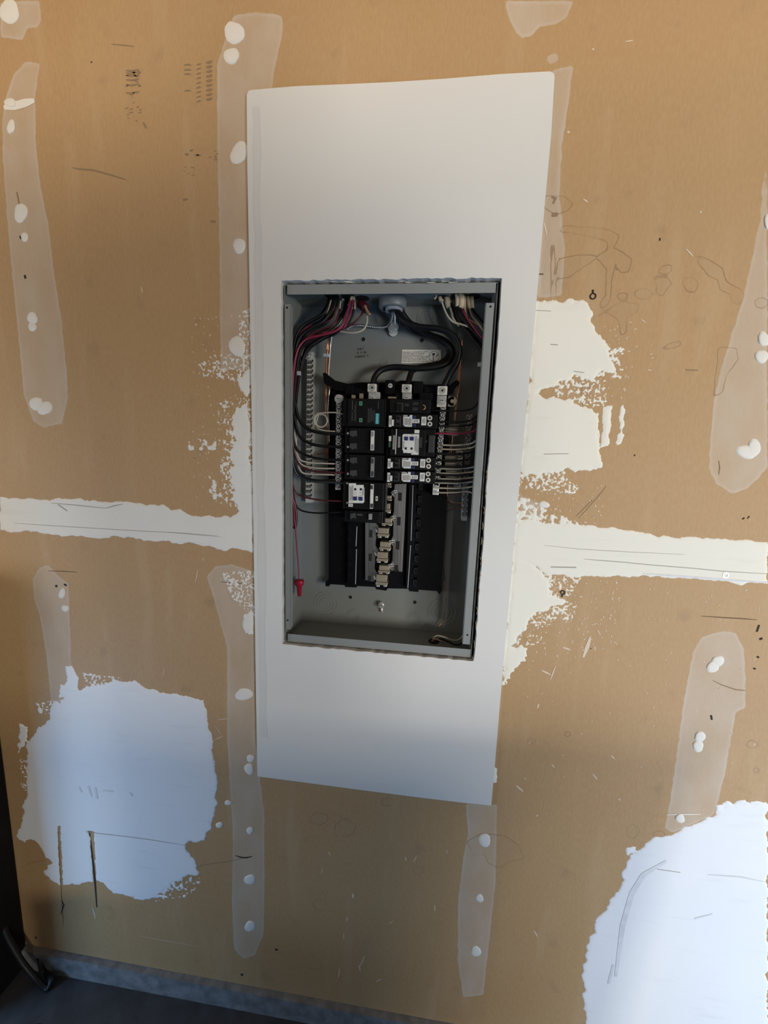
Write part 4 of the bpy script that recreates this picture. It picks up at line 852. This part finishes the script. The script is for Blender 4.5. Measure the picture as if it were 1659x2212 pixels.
# bare copper grounds, left
GC = 'bare copper ground wires'
for lb, pts, m, r in (('left strand of the bare copper group on the left', [(712,724,.07),(707,745,.075),(705,775,.078),(703,808,.078),(702,850,.078),(703,890,.080),(706,925,.084),(708,960,.086),(706,985,.088)], M_COPPER, .0011),
                      ('middle strand of the bare copper group on the left', [(714,724,.068),(710,745,.074),(706,775,.076),(705,808,.076),(705,850,.076),(704,895,.078),(708,930,.082),(710,970,.086),(708,1008,.088)], M_COPPER, .0011),
                      ('right strand of the bare copper group on the left', [(715,726,.07),(711,750,.076),(708,780,.078),(706,808,.078),(703,850,.076),(704,880,.078),(707,915,.083),(709,950,.086),(702,975,.088),(685,981,.084)], M_COPPER_DULL, .0010),
                      ('bright silver strand right of the left copper group', [(717,722,.066),(714,745,.072),(712,775,.074),(710,808,.074),(712,835,.074),(710,860,.075),(708,890,.076),(711,925,.078),(711,970,.080),(712,1012,.084)], M_TIN, .0013),
                      ('dark copper lead bending left into the left ground bar', [(708,960,.084),(704,974,.084),(693,981,.083),(677,984,.081)], M_COPPER_DULL, .0008),
                      ('dark copper lead lower down to the left ground bar', [(711,975,.084),(704,989,.084),(693,992,.083),(677,993,.081)], M_COPPER_DULL, .0008)):
    wire('ground_wire', lb, 'wire', pts, r, m, GC)
for px, py, lb in ((705,768,'pale cable tie around the left copper wires'), (641,781,'dark cable tie around the left wire bundle')):
    b = MB(); c = at(px, py, .072 if px > 700 else .036); w_ = .0055 if px > 700 else .008; b.box(c.x - w_, c.x + w_, c.y - .004, c.y + .006, c.z - .0032, c.z + .0032, .001)
    props(b.build('cable_tie', M_TIE if px > 700 else M_WBLACK), lb, 'cable tie')
# pigtail coil at left
cc = at(692.5, 908, .045); P = [at(742, 895, .042), at(722, 891, .044)]; 
for i in range(34):
    a = math.pi * 0.55 + 2 * math.pi * i / 16.0; rr = 0.0135 - 0.0026 * (i / 34) ; P.append(cc + Vector((rr * math.cos(a), .0022 * (i / 16.0), rr * math.sin(a))))
P += [at(683, 922, .052), at(700, 930, .052), at(724, 932, .052)]
b = MB(); b.tube(catmull(P, 3), .0013, 8); props(b.build('pigtail_wire', M_WWHITE, None, True), 'white pigtail wire coiled in a ring beside the left neutral bar', 'wire')
# right side: cream sheaths, sweeping bundle, branches
for lb, pts, r, m in (('leftmost cream sheath at upper right with frayed end', [(948,632,.055),(951,645,.055),(955,652,.055)], .0036, M_SHEATH), ('frayed cream sheath scrap at upper right', [(944,634,.05),(941,644,.05),(938,645,.05)], .0014, M_SHEATH),
                   ('wide pale sheath leaning right at upper right', [(963,636,.06),(968,652,.06),(971,664,.06)], .0062, M_SHEATH), ('cream sheath left of the widest one', [(986,628,.045),(988,646,.045),(988,662,.045)], .0036, M_SHEATH),
                   ('widest flat cream sheath at upper right', [(997,628,.045),(997,648,.045),(996,666,.045)], .0054, M_SHEATH), ('tapering cream sheath right of the widest one', [(1004,640,.05),(1004,664,.05),(1005,677,.05)], .0024, M_SHEATH),
                   ('second cream sheath from the right', [(1010,640,.055),(1012,656,.055),(1014,668,.055)], .0036, M_SHEATH), ('rightmost cream sheath at upper right', [(1019,640,.055),(1020,656,.055),(1021,666,.055)], .0034, M_SHEATH)):
    sleeve(lb, pts, r, m)
GR = 'branch wires sweeping to the right side of the panel'
RT = [
    ('w', 'white wire arcing down from the leftmost sheath at upper right', [(954,650,.05),(960,668,.048),(968,684,.045),(980,696,.043),(998,701,.04),(1012,706,.038)], .0016),
    ('w', 'white wire from the wide pale sheath', [(972,664,.055),(976,676,.052),(980,690,.050),(992,704,.046)], .0020),
    ('k', 'black wire from the wide pale sheath', [(975,655,.055),(980,675,.052),(992,698,.048),(1012,720,.044),(1032,745,.04),(1046,775,.036),(1050,830,.034)], .0022),
    ('k', 'upper black wire from the widest sheath', [(990,655,.045),(996,676,.042),(1010,700,.038),(1030,724,.034),(1050,752,.032),(1056,800,.032)], .0026),
    ('k', 'lower black wire from the widest sheath', [(984,662,.048),(988,682,.045),(1000,705,.042),(1020,730,.038),(1042,760,.034),(1052,810,.032)], .0030),
    ('r', 'red wire crossing the upper right bundle', [(1000,668,.042),(1008,686,.038),(1022,705,.032),(1034,722,.029),(1047,738,.028),(1056,770,.028)], .0020),
    ('d', 'dark red wire beneath the upper right bundle', [(994,666,.046),(1000,684,.044),(1014,704,.042),(1030,724,.038),(1046,748,.034),(1052,790,.032)], .0020),
    ('k', 'black wire from the second sheath from the right', [(1011,662,.055),(1016,678,.052),(1028,694,.048),(1044,712,.044),(1056,730,.040)], .0020),
    ('k', 'black wire from the rightmost sheath', [(1018,664,.055),(1028,678,.052),(1042,694,.048),(1056,710,.045)], .0020),
    ('w', 'short white wire crossing near the upper right flange', [(1014,668,.052),(1020,684,.046),(1032,698,.042),(1042,712,.040),(1054,732,.038)], .0019),
    ('w', 'pale wire lowest at the upper right flange', [(1006,676,.05),(1012,690,.046),(1030,700,.043),(1046,715,.041),(1056,722,.040)], .0015),
    ('k', 'black wire dropping inside the upper right bundle', [(986,652,.05),(984,672,.05),(992,690,.048),(1010,712,.045),(1036,742,.040),(1050,775,.036)], .0028),
]
for c_, lb, pts, r in RT: wire('branch_wire', lb, 'wire', pts, r, KM[c_][0], GR)
GB = 'wires crossing from the right side to the breakers'
RB = [('k', 'topmost thin black wire reaching the first right breaker', 916, 887, 862, .0015), ('k', 'thin black wire level with the first labelled right breaker', 932, 911, 888, .0016), ('k', 'black wire just above the white coils', 932, 920, 900, .0016),
      ('r', 'red wire crossing the right neutral bar', 918, 936, 918, .0018), ('w', 'upper pale wire below the white coils', 952, 961, 940, .0016), ('w', 'second pale wire below the white coils', 951, 970, 952, .0015),
      ('k', 'black wire under the two pale wires', 926, 980, 962, .0021), ('k', 'black wire across the short terminal block', 932, 994, 976, .0019), ('k', 'black wire below the short terminal block', 930, 1008, 990, .0023),
      ('w', 'white wire below the short terminal block', 948, 1012, 998, .0016), ('w', 'white wire above the lowest black pair', 947, 1022, 1008, .0015), ('k', 'black wire of the lower right group', 930, 1026, 1010, .0020),
      ('w', 'white wire between the lowest black wires', 945, 1034, 1022, .0015), ('k', 'lowest black wire at right', 930, 1039, 1022, .0022), ('w', 'white wire under the lowest black wire', 945, 1043, 1030, .0015),
      ('w', 'second lowest white wire on the right neutral bar', 944, 1054, 1040, .0016), ('w', 'lowest white wire on the right neutral bar', 947, 1064, 1072, .0014)]
for c_, lb, xl, yl, yr, r in RB:
    f = 0 if xl < 940 else .006
    yk = yl + (0.5 if yl < 1064 else -0.5)
    wire('branch_wire', lb, 'wire', [(xl, yl, .043 + f), (960, yl + .5, .040 + f), (985, yk + .5, .040 + f), (1008, yk - 1.5, .040 + f), (1024, (yl * .72 + yr * .28), .040), (1037, yr, .038), (1043, yr - 22 if yl < 1060 else yr + 22, .036)], r, KM[c_][0], GB)
# white pigtail coils at right
for cx, cy, w_, h_, nt, lb in ((976, 929, 14, 11, 4, 'white pigtail coil wound behind the red wire at right'), (974, 989, 12, 4.5, 3, 'upper twisted white pigtail beside the short terminal block'), (974, 1002, 12, 3.5, 3, 'second twisted white pigtail beside the short terminal block'),
                           (977, 1018, 13, 3, 2, 'third twisted white pigtail at right'), (977, 1030, 13, 3, 2, 'lowest twisted white pigtail at right')):
    P = []
    for i in range(nt * 14 + 1):
        a = 2 * math.pi * i / 14; t = i / (nt * 14) - .5; p = at(cx + w_ * math.cos(a), cy + h_ * 2 * t, .066); P.append(p + Vector((0, .010 * math.sin(a), .0008 * math.sin(a))))
    b = MB(); b.tube(P, .0015, 8); props(b.build('pigtail_wire', M_WWHITE, None, True), lb, 'wire', 'white pigtail coils at the right side')
for lb, pts, m, r in (('left strand of the right copper wires', [(996,738,.07),(994,775,.074),(990,820,.072),(986,870,.074),(982,905,.078),(975,960,.082),(968,985,.084),(966,1020,.086)], M_COPPER, .0011),
                      ('middle strand of the right copper wires', [(997,738,.068),(995,775,.072),(992,820,.070),(987,870,.072),(983,905,.076),(977,950,.08),(974,985,.084),(971,1020,.086)], M_COPPER, .0011),
                      ('right strand of the right copper wires', [(999,732,.066),(997,760,.07),(994,800,.068),(991,840,.069),(984,880,.074),(980,930,.080),(972,970,.084)], M_COPPER, .0010),
                      ('lower left copper wire turning right to the ground bar', [(965,1042,.086),(963,1068,.086),(966,1082,.086),(976,1090,.084),(1000,1095,.078)], M_COPPER_DULL, .0010),
                      ('lower bright copper wire turning right to the ground bar', [(967,1044,.084),(966,1066,.084),(969,1078,.084),(980,1085,.080),(1000,1087,.076)], M_COPPER, .0009),
                      ('dull copper wire bending at the third terminal', [(968,1046,.086),(972,1056,.086),(984,1062,.082),(1004,1064,.077)], M_COPPER_DULL, .0008),
                      ('dull copper wire just under the lowest white wire', [(968,1060,.086),(974,1067,.086),(986,1069,.082),(1002,1070,.077)], M_COPPER_DULL, .0008)):
    wire('ground_wire', lb, 'wire', pts, r, m, GC)
wire('ground_wire', 'long thin dark ground wire running down to the lower right', 'wire', [(1001,1097,.076),(985,1099,.080),(968,1103,.084),(961,1116,.088),(958,1150,.090),(958,1200,.090),(961,1260,.088)], .0009, M_COPPER_DULL)
wire('ground_wire', 'bare wire dropping straight below the bus base at right', 'wire', [(961,1255,.088),(960,1290,.086),(959,1325,.084),(957,1342,.084),(948,1354,.086)], .0010, M_COPPER)
# small wires at lower right hole
wire('branch_wire', 'white wire arching out of the bottom hole at lower right', 'wire', [(936,1386,.052),(937,1377,.050),(945,1373,.048),(960,1376,.046),(975,1382,.046),(990,1382,.046),(1000,1372,.046),(1006,1350,.046)], .0014, M_WWHITE, 'wires at the bottom hole')
wire('branch_wire', 'black wire lying beside the bottom hole at lower right', 'wire', [(938,1388,.052),(950,1380,.050),(968,1386,.048),(985,1393,.044),(998,1389,.044),(1006,1372,.044)], .0015, M_WBLACK, 'wires at the bottom hole')
wire('cable_sheath', 'frayed tan sheath at the bottom hole', 'cable sheath', [(933,1386,.052),(938,1380,.050),(946,1382,.049),(953,1385,.048),(954,1388,.048)], .0018, M_KRAFT)

# ------------------------------------------------------------------ circuit breakers
def lines(b, x0, y0, x1, y1, n, d, vertical=False, seed=0, fill=.75):
    r_ = random.Random(seed)
    for i in range(n):
        if vertical:
            x = x0 + (x1 - x0) * (i + .5) / n; w_ = (x1 - x0) / n * .28; ya = y0 + r_.uniform(0, .2) * (y1 - y0); yb = y1 - r_.uniform(0, .3) * (y1 - y0) * (1.3 - fill)
            b.pbox(x - w_, ya, x + w_, yb, d, d + .0002)
        else:
            y = y0 + (y1 - y0) * (i + .5) / n; w_ = (y1 - y0) / n * .28; xb = x1 - r_.uniform(0, .3) * (x1 - x0)
            b.pbox(x0, y - w_, xb, y + w_, d, d + .0002)
DB = 0.026
GBk = 'circuit breakers on the bus'
def breaker(x0, y0, x1, y1, label, d=DB, step=None, side=1):
    """side=1: right column (terminals at the right); -1: left column"""
    c = at((x0 + x1) / 2, y1, d); e = empty('circuit_breaker', (c.x, .078, c.z), label, 'circuit breaker', GBk)
    b = MB(); b.pbox(x0, y0, x1, y1, d + .008, .072, .0012)
    # raised centre body
    a0, a1 = (x0 + (x1 - x0) * .08, x0 + (x1 - x0) * .80) if side == 1 else (x0 + (x1 - x0) * .12, x1 - (x1 - x0) * .06)
    b.pbox(a0, y0 + .8, a1, y1 - .8, d, d + .012, .0010)
    b.build('breaker_body', M_BREAKER, e); return e
def screw_ring(e, px, py, d, r=.0044, m=M_HANDLE, crescent=False):
    c = at(px, py, d); b = MB()
    if crescent:
        P = [c + Vector((r * math.cos(a), 0, r * math.sin(a))) for a in np.linspace(-1.9, 1.9, 14)]; b.tube(P, .0013, 6)
    else: b.cyl(c, r, d, d + .002, 22, None, r * .5)
    s = b.build('terminal_screw', m, e)
    b = MB(); b.cyl(c, r * .55, d + .0008, d + .002, 14); b.build('screw_head', M_SLOT if not crescent else M_HOLE, s)
# left column
e = breaker(741, 861, 834, 922, 'large plain black surge module with teal label, top of left column', .024, side=-1)
b = MB(); lines(b, 759, 864, 763, 913, 1, .0236, True, 1, 1); lines(b, 765, 866, 770, 912, 2, .0236, True, 2, 1); b.prism([(759,885),(764,885),(764,888),(761.5,891),(759,888)], .0236, .0238); lines(b, 794, 880, 810, 914, 5, .0236, True, 4, .6); lines(b, 815.5, 865, 819, 884, 1, .0236, True, 3, 1); b.build('printed_text', M_GREYPRINT, e)
b = MB(); b.pbox(811, 893, 819, 916, .0232, .0242); tl = b.build('maker_label', M_TEAL, e, label='teal maker label with pale lettering')
text('SIEMENS', 'printed_text', 815, 904.5, .0230, .0048, mat('pale_teal_ink', (.45, .75, .75), .6), tl, math.pi / 2)
for y in (871.5, 907.5):
    b = MB(); b.pbox(776, y - 4.2, 782.5, y + 4.2, .0232, .0242); o = b.build('indicator_window', M_GREEN, e); b = MB(); b.pbox(777.5, y - 2.8, 781, y + 2.8, .0230, .0233); b.build('window_pane', M_DGREEN, o)
def two_pole(y0, y1, label, bright):
    e = breaker(745, y0, 829, y1, label, side=-1); h = (y1 - y0); ym = (y0 + y1) / 2
    b = MB()
    for yy in (y0 + 7, ym + 7):
        b.prism([(756,yy),(771,yy - 1),(771,yy + 13),(767,yy + 10),(763,yy + 13),(756,yy + 9)], DB - .0006, DB)
    b.build('moulded_text', M_GREYPRINT, e)
    b = MB(); b.pbox(773, y0 + 3, 788, ym - 1.5, DB - .0004, DB, .0002); b.pbox(773, ym + 1.5, 788, y1 - 3, DB - .0004, DB, .0002); b.build('label_recess', M_BREAKER, e)
    b = MB(); b.pbox(791, y0 + 4, 812, y1 - 3, DB - .001, DB, .0004); b.build('handle_well', M_BREAKER, e)
    m = M_HANDLE if bright else M_HANDLEG
    b = MB(); b.pbox(800.5, y0 + 6, 808, y1 - 6, DB - .009, DB - .004, .0007); b.pbox(802, ym - 12, 806.5, ym - 8, DB - .005, DB, 0); hd = b.build('handle', m, e, label='white tie handle' if bright else 'grey tie handle')
    for ya, yb in ((y0 + 8, y0 + 19), (y1 - 19, y1 - 8)):
        b = MB(); b.pbox(801.8, ya, 806.8, yb, DB - .0094, DB - .0088); b.build('handle_slot', M_HANDLEG if bright else M_SLOT, hd)
    for yy in (y0 + 12, ym + 14):
        c = at(751.5, yy, DB + .006); b = MB(); b.cyl(c, .0022, DB + .006, DB + .008, 14); b.build('terminal_screw', M_TIN, e)
    return e
two_pole(924, 979, 'black two-pole breaker with bright white tie handle, left column', True)
two_pole(982, 1037, 'black two-pole breaker with grey tie handle, left column', False)
def white_label(e, pts, d, blue, black, flip=False, seed=1):
    b = MB(); b.prism(pts, d - .0004, d); lb = b.build('printed_label', M_LABEL, e, label='white rating label')
    xs_ = [p[0] for p in pts]; ys_ = [p[1] for p in pts]
    b = MB(); x0, x1 = min(xs_), max(xs_); y0, y1 = min(ys_), max(ys_)
    if flip: lines(b, x0 + 1, y0 + 3, x0 + 10, y1 - 2, 5, d - .0006, True, seed)
    else: lines(b, x1 - 10, y0 + 3, x1 - 1, y1 - 3, 5, d - .0006, True, seed)
    for (u, v) in blue + black: b.pbox(u - 3, (v + (7 if flip else 9)) if (u, v) in black else v - 8.5, u + 3, (v + (8 if flip else 10)) if (u, v) in black else v - 7.7, d - .0006, d - .0004)
    b.build('printed_text', M_INKGREY, lb)
    for u, v in blue:
        b = MB(); b.pbox(u - 4, v - 4.2, u + 4, v + 4.2, d - .0022, d, .0005); b.build('test_button', M_BLUE, e, label='navy blue test button')
    for u, v in black:
        b = MB(); b.pbox(u - 2.3, v - 2.5, u + 2.3, v + 2.5, d - .0006, d); b.build('button_hole', M_HOLE, lb)
    return lb
e = breaker(741, 1041, 834, 1101, 'black breaker with big white label and two blue buttons, left column', side=-1)
lb = white_label(e, [(753.5,1044),(769,1044),(769,1047.5),(785.5,1047.5),(785.5,1053),(787,1053),(787,1084),(784,1087),(753,1086.5)], DB, [(767, 1077), (779, 1077.5)], [(767.3, 1057), (779.5, 1057)], True, 3)
text('SIEMENS', 'printed_text', 784.4, 1063, DB - .0007, .0036, M_INK, lb, math.pi / 2)
b = MB(); b.pbox(752.7, 1088, 762, 1094.5, DB - .0004, DB); q = b.build('small_label', M_LABEL, e); b = MB(); b.pbox(755, 1090, 760, 1092.5, DB - .0006, DB - .0004); b.build('printed_text', M_INKGREY, q)
b = MB(); b.pbox(799.5, 1046, 806, 1099, DB - .006, DB, .0006); hd = b.build('handle', M_HANDLE, e, label='long white tie handle')
for ya, yb in ((1048, 1057), (1088, 1097)):
    b = MB(); b.pbox(800, ya, 805.6, yb, DB - .0064, DB - .0058); b.build('handle_slot', M_SLOT, hd)
b = MB(); b.pbox(811.5, 1072, 816, 1082, DB - .0004, DB); q = b.build('small_label', M_LABEL, e); b = MB(); b.pbox(813, 1074, 814.6, 1080, DB - .0006, DB - .0004); b.build('printed_text', M_INK, q)
for yy in (1044, 1086):
    c = at(750, yy, DB + .006); b = MB(); b.cyl(c, .0020, DB + .006, DB + .008, 14); b.build('terminal_screw', M_TIN, e)
e = breaker(745, 1104, 826, 1129, 'plain black single-pole breaker, bottom of left column', side=-1)
b = MB(); b.prism([(757,1110),(768,1108),(769,1121),(764,1118),(757,1122)], DB - .0005, DB); b.pbox(771, 1110, 783, 1114, DB - .0005, DB); b.build('moulded_text', M_GREYPRINT, e)
b = MB(); b.pbox(796, 1110, 803, 1123, DB - .008, DB, .0008); b.build('handle', M_HANDLEG, e, label='dark grey toggle')
# right column
e = breaker(834, 862, 930, 893, 'black breaker without white label, top of right column', side=1)
b = MB(); b.pbox(857, 870, 871, 889, DB - .001, DB, .0004); b.build('handle_well', M_BREAKER_EDGE, e); b = MB(); b.pbox(860, 872, 867, 887, DB - .008, DB, .0008); b.build('handle', M_BREAKER, e, label='black toggle')
b = MB(); lines(b, 874, 871, 886, 878, 2, DB - .0005, False, 5); lines(b, 892, 868, 904, 876, 5, DB - .0005, True, 6); lines(b, 891, 880, 904, 887, 3, DB - .0005, False, 7); b.build('moulded_text', M_GREYPRINT, e)
text('40', 'rating_number', 880, 876, DB - .0008, .006, M_GREYPRINT, e)
screw_ring(e, 914, 880, DB + .004, .0038, M_BRASS, True)
def afci(y0, y1, dx, label, seed):
    e = breaker(836 - dx, y0, 945 - dx * 1.3, y1, label, side=1); h = y1 - y0; ym = (y0 + y1) / 2
    b = MB(); b.pbox(840 - dx, y0 + 4, 846 - dx, y1 - 3, DB - .0004, DB); b.pbox(845 - dx, ym - 3, 851 - dx, y1 - 5, DB - .0004, DB); l1 = b.build('small_label', M_LABEL, e)
    b = MB(); lines(b, 840.5 - dx, y0 + 6, 845.5 - dx, y1 - 5, 3, DB - .0006, True, seed); b.build('printed_text', M_INKGREY, l1)
    b = MB(); b.prism([(871 - dx, y0 + 6), (885 - dx, y0 + 6), (885 - dx, y0 + 2.5), (891 - dx, y0 + 2.5), (890 - dx, y1 - 3), (875 - dx, y1 - 3.5), (871 - dx, y1 - 7)], DB - .0004, DB); b.pbox(891 - dx, ym - 4, 906 - dx, ym + 4.5, DB - .0004, DB); l2 = b.build('printed_label', M_LABEL, e, label='white rating label')
    b = MB(); lines(b, 873 - dx, y0 + 8, 889 - dx, y1 - 5, 7, DB - .0006, True, seed + 1); lines(b, 893 - dx, ym - 3, 904 - dx, ym + 3.5, 3, DB - .0006, True, seed + 2); b.build('printed_text', M_INKGREY, l2)
    b = MB(); lines(b, 871 - dx, y0 + 2.5, 884 - dx, y0 + 5.5, 2, DB - .0006, False, seed + 3); b.build('printed_text', M_LABEL, e)
    for v in (ym - 8.5, ym + 9):
        b = MB(); b.pbox(892 - dx, v - 3, 898 - dx, v + 3, DB - .0020, DB, .0005); b.build('test_button', M_BLUE, e, label='navy blue button')
    b = MB(); b.pbox(910 - dx, ym - 9.5, 921 - dx, ym + 9.5, DB - .0004, DB + .002, .0008); l3 = b.build('rating_plate', M_LABEL, e, label='upright white plate')
    b = MB(); lines(b, 912 - dx, ym - 7, 919 - dx, ym + 7, 3, DB - .0006, True, seed + 4); b.build('printed_text', M_INKGREY, l3)
    b = MB(); b.pbox(855 - dx, y0 + 4, 866 - dx, y1 - 4, DB - .0008, DB, .0004); b.build('handle_well', M_BREAKER_EDGE, e)
    b = MB(); b.pbox(858 - dx, y0 + 6, 863 - dx, y0 + 12, DB - .007, DB, .0006); b.pbox(858 - dx, y1 - 12, 863 - dx, y1 - 6, DB - .007, DB, .0006); b.build('handle', M_BREAKER, e, label='black twin toggle')
    for v in (ym - 6.5, ym + 6.5): screw_ring(e, 928.5 - dx * 1.1, v, DB + .004)
    return e
afci(894, 925, 0, 'breaker with white label and ringed screws above the blue-square one, right column', 20)
e = breaker(835, 926, 940, 986, 'tall breaker with big white label and two blue squares, right column', side=1)
lb = white_label(e, [(869.5,940),(872,937.5),(905.5,938),(904,982.5),(888,982),(888,979),(871.5,978.5),(870.5,972),(869,972)], DB, [(877.5, 947.3), (890, 947.5)], [(876.5, 968.5), (889, 969)], False, 8)
text('SIEMENS', 'printed_text', 871.5, 961, DB - .0007, .0036, M_INK, lb, -math.pi / 2)
b = MB(); b.pbox(895.5, 928.5, 906, 936, DB - .0004, DB); b.build('small_label', M_LABEL, e)
b = MB(); b.pbox(840, 942, 845.5, 953, DB - .0004, DB); b.build('small_label', M_LABEL, e)
b = MB(); b.pbox(839.5, 954.5, 844, 966, DB - .0004, DB); b.build('green_mark', M_DGREEN, e)
b = MB(); b.pbox(854.5, 927, 856, 981, DB - .003, DB); b.build('handle_edge', M_HANDLE, e, label='thin pale edge of the tie bar')
b = MB(); b.pbox(848, 940, 853, 971, DB - .004, DB, .0006); b.build('handle', M_HANDLEG, e, label='grey tie bar')
b = MB(); b.pbox(859.5, 943, 864.5, 967, DB - .0008, DB); b.build('rating_plate', M_HANDLEG, e)
b = MB(); b.pbox(906.5, 945, 911.5, 967, DB - .0004, DB + .004); b.pbox(914, 951.5, 923, 955.5, DB + .006, DB + .009); b.pbox(925, 940, 938, 978, DB + .004, DB + .009, .001); b.build('wire_terminal_cover', M_BREAKER_EDGE, e)
screw_ring(e, 911.5, 934.5, DB + .004, .0040, M_HANDLE, True); screw_ring(e, 909, 977.5, DB + .004, .0040, M_HANDLE, True)
afci(987, 1015, 2.5, 'breaker with ringed screws just below the blue-square one, right column', 40)
afci(1017, 1044, 3.5, 'bottom breaker with ringed screws, right column', 60)

# ------------------------------------------------------------------ dark cabinet and looped cord at the left edge
XE = -1.3422 * D
cab = empty('storage_cabinet', (XE - .25, -.16, 0), 'tall black cabinet cut off by the left edge of the photo', 'cabinet')
b = MB(); b.box(XE - .5, XE, -.12, -.002, .03, 1.02, .004); b.build('cabinet_body', M_CAB, cab)
b = MB(); b.box(XE - .497, XE - .003, -.142, -.121, .05, 1.0, .004); dr = b.build('cabinet_door', M_CAB, cab); b = MB(); b.tube([(XE - .06, -.155, .55), (XE - .06, -.155, .68)], .005, 8); b.build('door_handle', M_STEEL, dr)
b = MB(); b.box(XE - .49, XE - .004, -.115, -.012, 0, .032); b.build('cabinet_plinth', M_CAB, cab)
tip = atz(104, 2135, .006); print('tip', tip)
yc = tip.y
b = MB(); P = [at(-40, 1900, yc), at(-12, 1965, yc), at(5, 2000, yc), at(22, 2035, yc), at(48, 2078, yc), at(72, 2108, yc), tip + Vector((-.012, 0, .004)), tip, tip + Vector((-.001, .01, .012)), at(94, 2104, yc + .02), at(86, 2070, yc + .03), at(80, 2056, yc + .04)]
b.tube(catmull(P, 6), .0060, 10); props(b.build('looped_cord', M_RUBBER, None, True), 'black cord looped down to the floor at the lower left corner', 'cord')

# ------------------------------------------------------------------ the person taking the photograph, behind the camera
def person():
    e = empty('person', (0.0, -1.15, 0), 'person in dark clothes standing behind the camera, holding a phone out', 'person')
    OX = 0.30
    J = {'pel': (0, -1.16, .95, .18), 'wai': (0, -1.15, 1.10, .175), 'che': (0, -1.13, 1.30, .19), 'nec': (0, -1.12, 1.47, .06), 'hea': (0, -1.08, 1.58, .085), 'top': (0, -1.08, 1.70, .07)}
    ch = [('pel', 'wai'), ('wai', 'che'), ('che', 'nec'), ('nec', 'hea'), ('hea', 'top')]
    for s, n_ in ((-1, 'l'), (1, 'r')):
        J[n_ + 'sh'] = (s * .19, -1.13, 1.40, .075); J[n_ + 'el'] = (s * .27, -.98, 1.17, .058); J[n_ + 'wr'] = (s * .11, -.79, 1.27, .028); J[n_ + 'ha'] = (s * .085, -.745, 1.285, .022)
        J[n_ + 'hi'] = (s * .11, -1.16, .90, .115); J[n_ + 'kn'] = (s * .13, -1.12, .50, .085); J[n_ + 'an'] = (s * .12, -1.16, .09, .042); J[n_ + 'to'] = (s * .14, -1.03, .04, .035)
        ch += [('che', n_ + 'sh'), (n_ + 'sh', n_ + 'el'), (n_ + 'el', n_ + 'wr'), (n_ + 'wr', n_ + 'ha'), ('pel', n_ + 'hi'), (n_ + 'hi', n_ + 'kn'), (n_ + 'kn', n_ + 'an'), (n_ + 'an', n_ + 'to')]
        for f in range(5):
            k = n_ + 'f%d' % f; J[k] = (s * (.088 - .0), -.735 + .0 * f, 1.315 - f * .014, .008); J[k + 't'] = (s * (.070 if f else .06), -.722, 1.318 - f * .015, .007); ch += [(n_ + 'ha', k), (k, k + 't')]
    names = list(J)
    for k in names:
        if not (k[1:].startswith(('wr', 'ha', 'f'))): J[k] = (J[k][0] + OX, J[k][1] + (0.0), J[k][2], J[k][3])
    me = bpy.data.meshes.new('body'); L = Vector((0, -1.15, 0))
    me.from_pydata([Vector(J[k][:3]) - L for k in names], [(names.index(a), names.index(b_)) for a, b_ in ch], [])
    o = bpy.data.objects.new('body', me); C.objects.link(o); o.parent = e
    sk = o.modifiers.new('skin', 'SKIN')
    for i, k in enumerate(names): me.skin_vertices[0].data[i].radius = (J[k][3], J[k][3]) 
    me.skin_vertices[0].data[0].use_root = True
    ss = o.modifiers.new('sub', 'SUBSURF'); ss.levels = 1; ss.render_levels = 2
    me.materials.append(mat('dark_clothing', (.05, .05, .06), .9)); return e
person()
b = MB(); b.box(-.078, .078, -.7115, -.7035, CZ - .036, CZ + .036, .003); props(b.build('phone', M_CAB), 'dark phone held in both hands behind the lens', 'phone')
# overhead garage door panel added out of view: keeps ceiling lamp off lower wall
b = MB()
for i in range(5): b.box(-2.4, 2.8, -3.9 + i * .5, -3.41 + i * .5, 2.16, 2.20, .004)
props(b.build('added_garage_door', M_PLASTER), 'open sectional garage door added overhead out of view to block the lamp', 'garage door')

# unseen blockers added for shade: low box for lower left, bin for lower centre
tb = empty('added_shade_box', (-0.44, -0.27, 0), 'dark low box added out of view to cast the lower left shadow', 'toolbox')
b = MB(); b.box(-0.64, -0.25, -.36, -.215, .0, .225, .01); b.build('box_body', M_CAB, tb)
b = MB(); b.box(-0.645, -0.245, -.365, -.210, .227, .268, .012); ld = b.build('lid', M_CAB, tb)
b = MB(); b.tube(catmull([(-.55, -.29, .267), (-.55, -.29, .292), (-.35, -.29, .292), (-.35, -.29, .267)], 5), .006, 8); b.build('handle', M_CAB, ld)
wb = empty('added_shade_bin', (.37, -.76, 0), 'dark bin added out of view to shade the lower middle wall', 'bin')
V = []
for (hw, hd, z) in ((.28, .18, 0), (.33, .21, .77), (.35, .23, .77), (.35, .23, .80), (.31, .195, .80), (.265, .165, .02)):
    V += [(.37 - hw, -.76 - hd, z), (.37 + hw, -.76 - hd, z), (.37 + hw, -.76 + hd, z), (.37 - hw, -.76 + hd, z)]
mk('bin_body', V, [(3, 2, 1, 0), (20, 21, 22, 23)] + [(k * 4 + i, k * 4 + (i + 1) % 4, k * 4 + 4 + (i + 1) % 4, k * 4 + 4 + i) for k in range(5) for i in range(4)], M_CAB, wb)
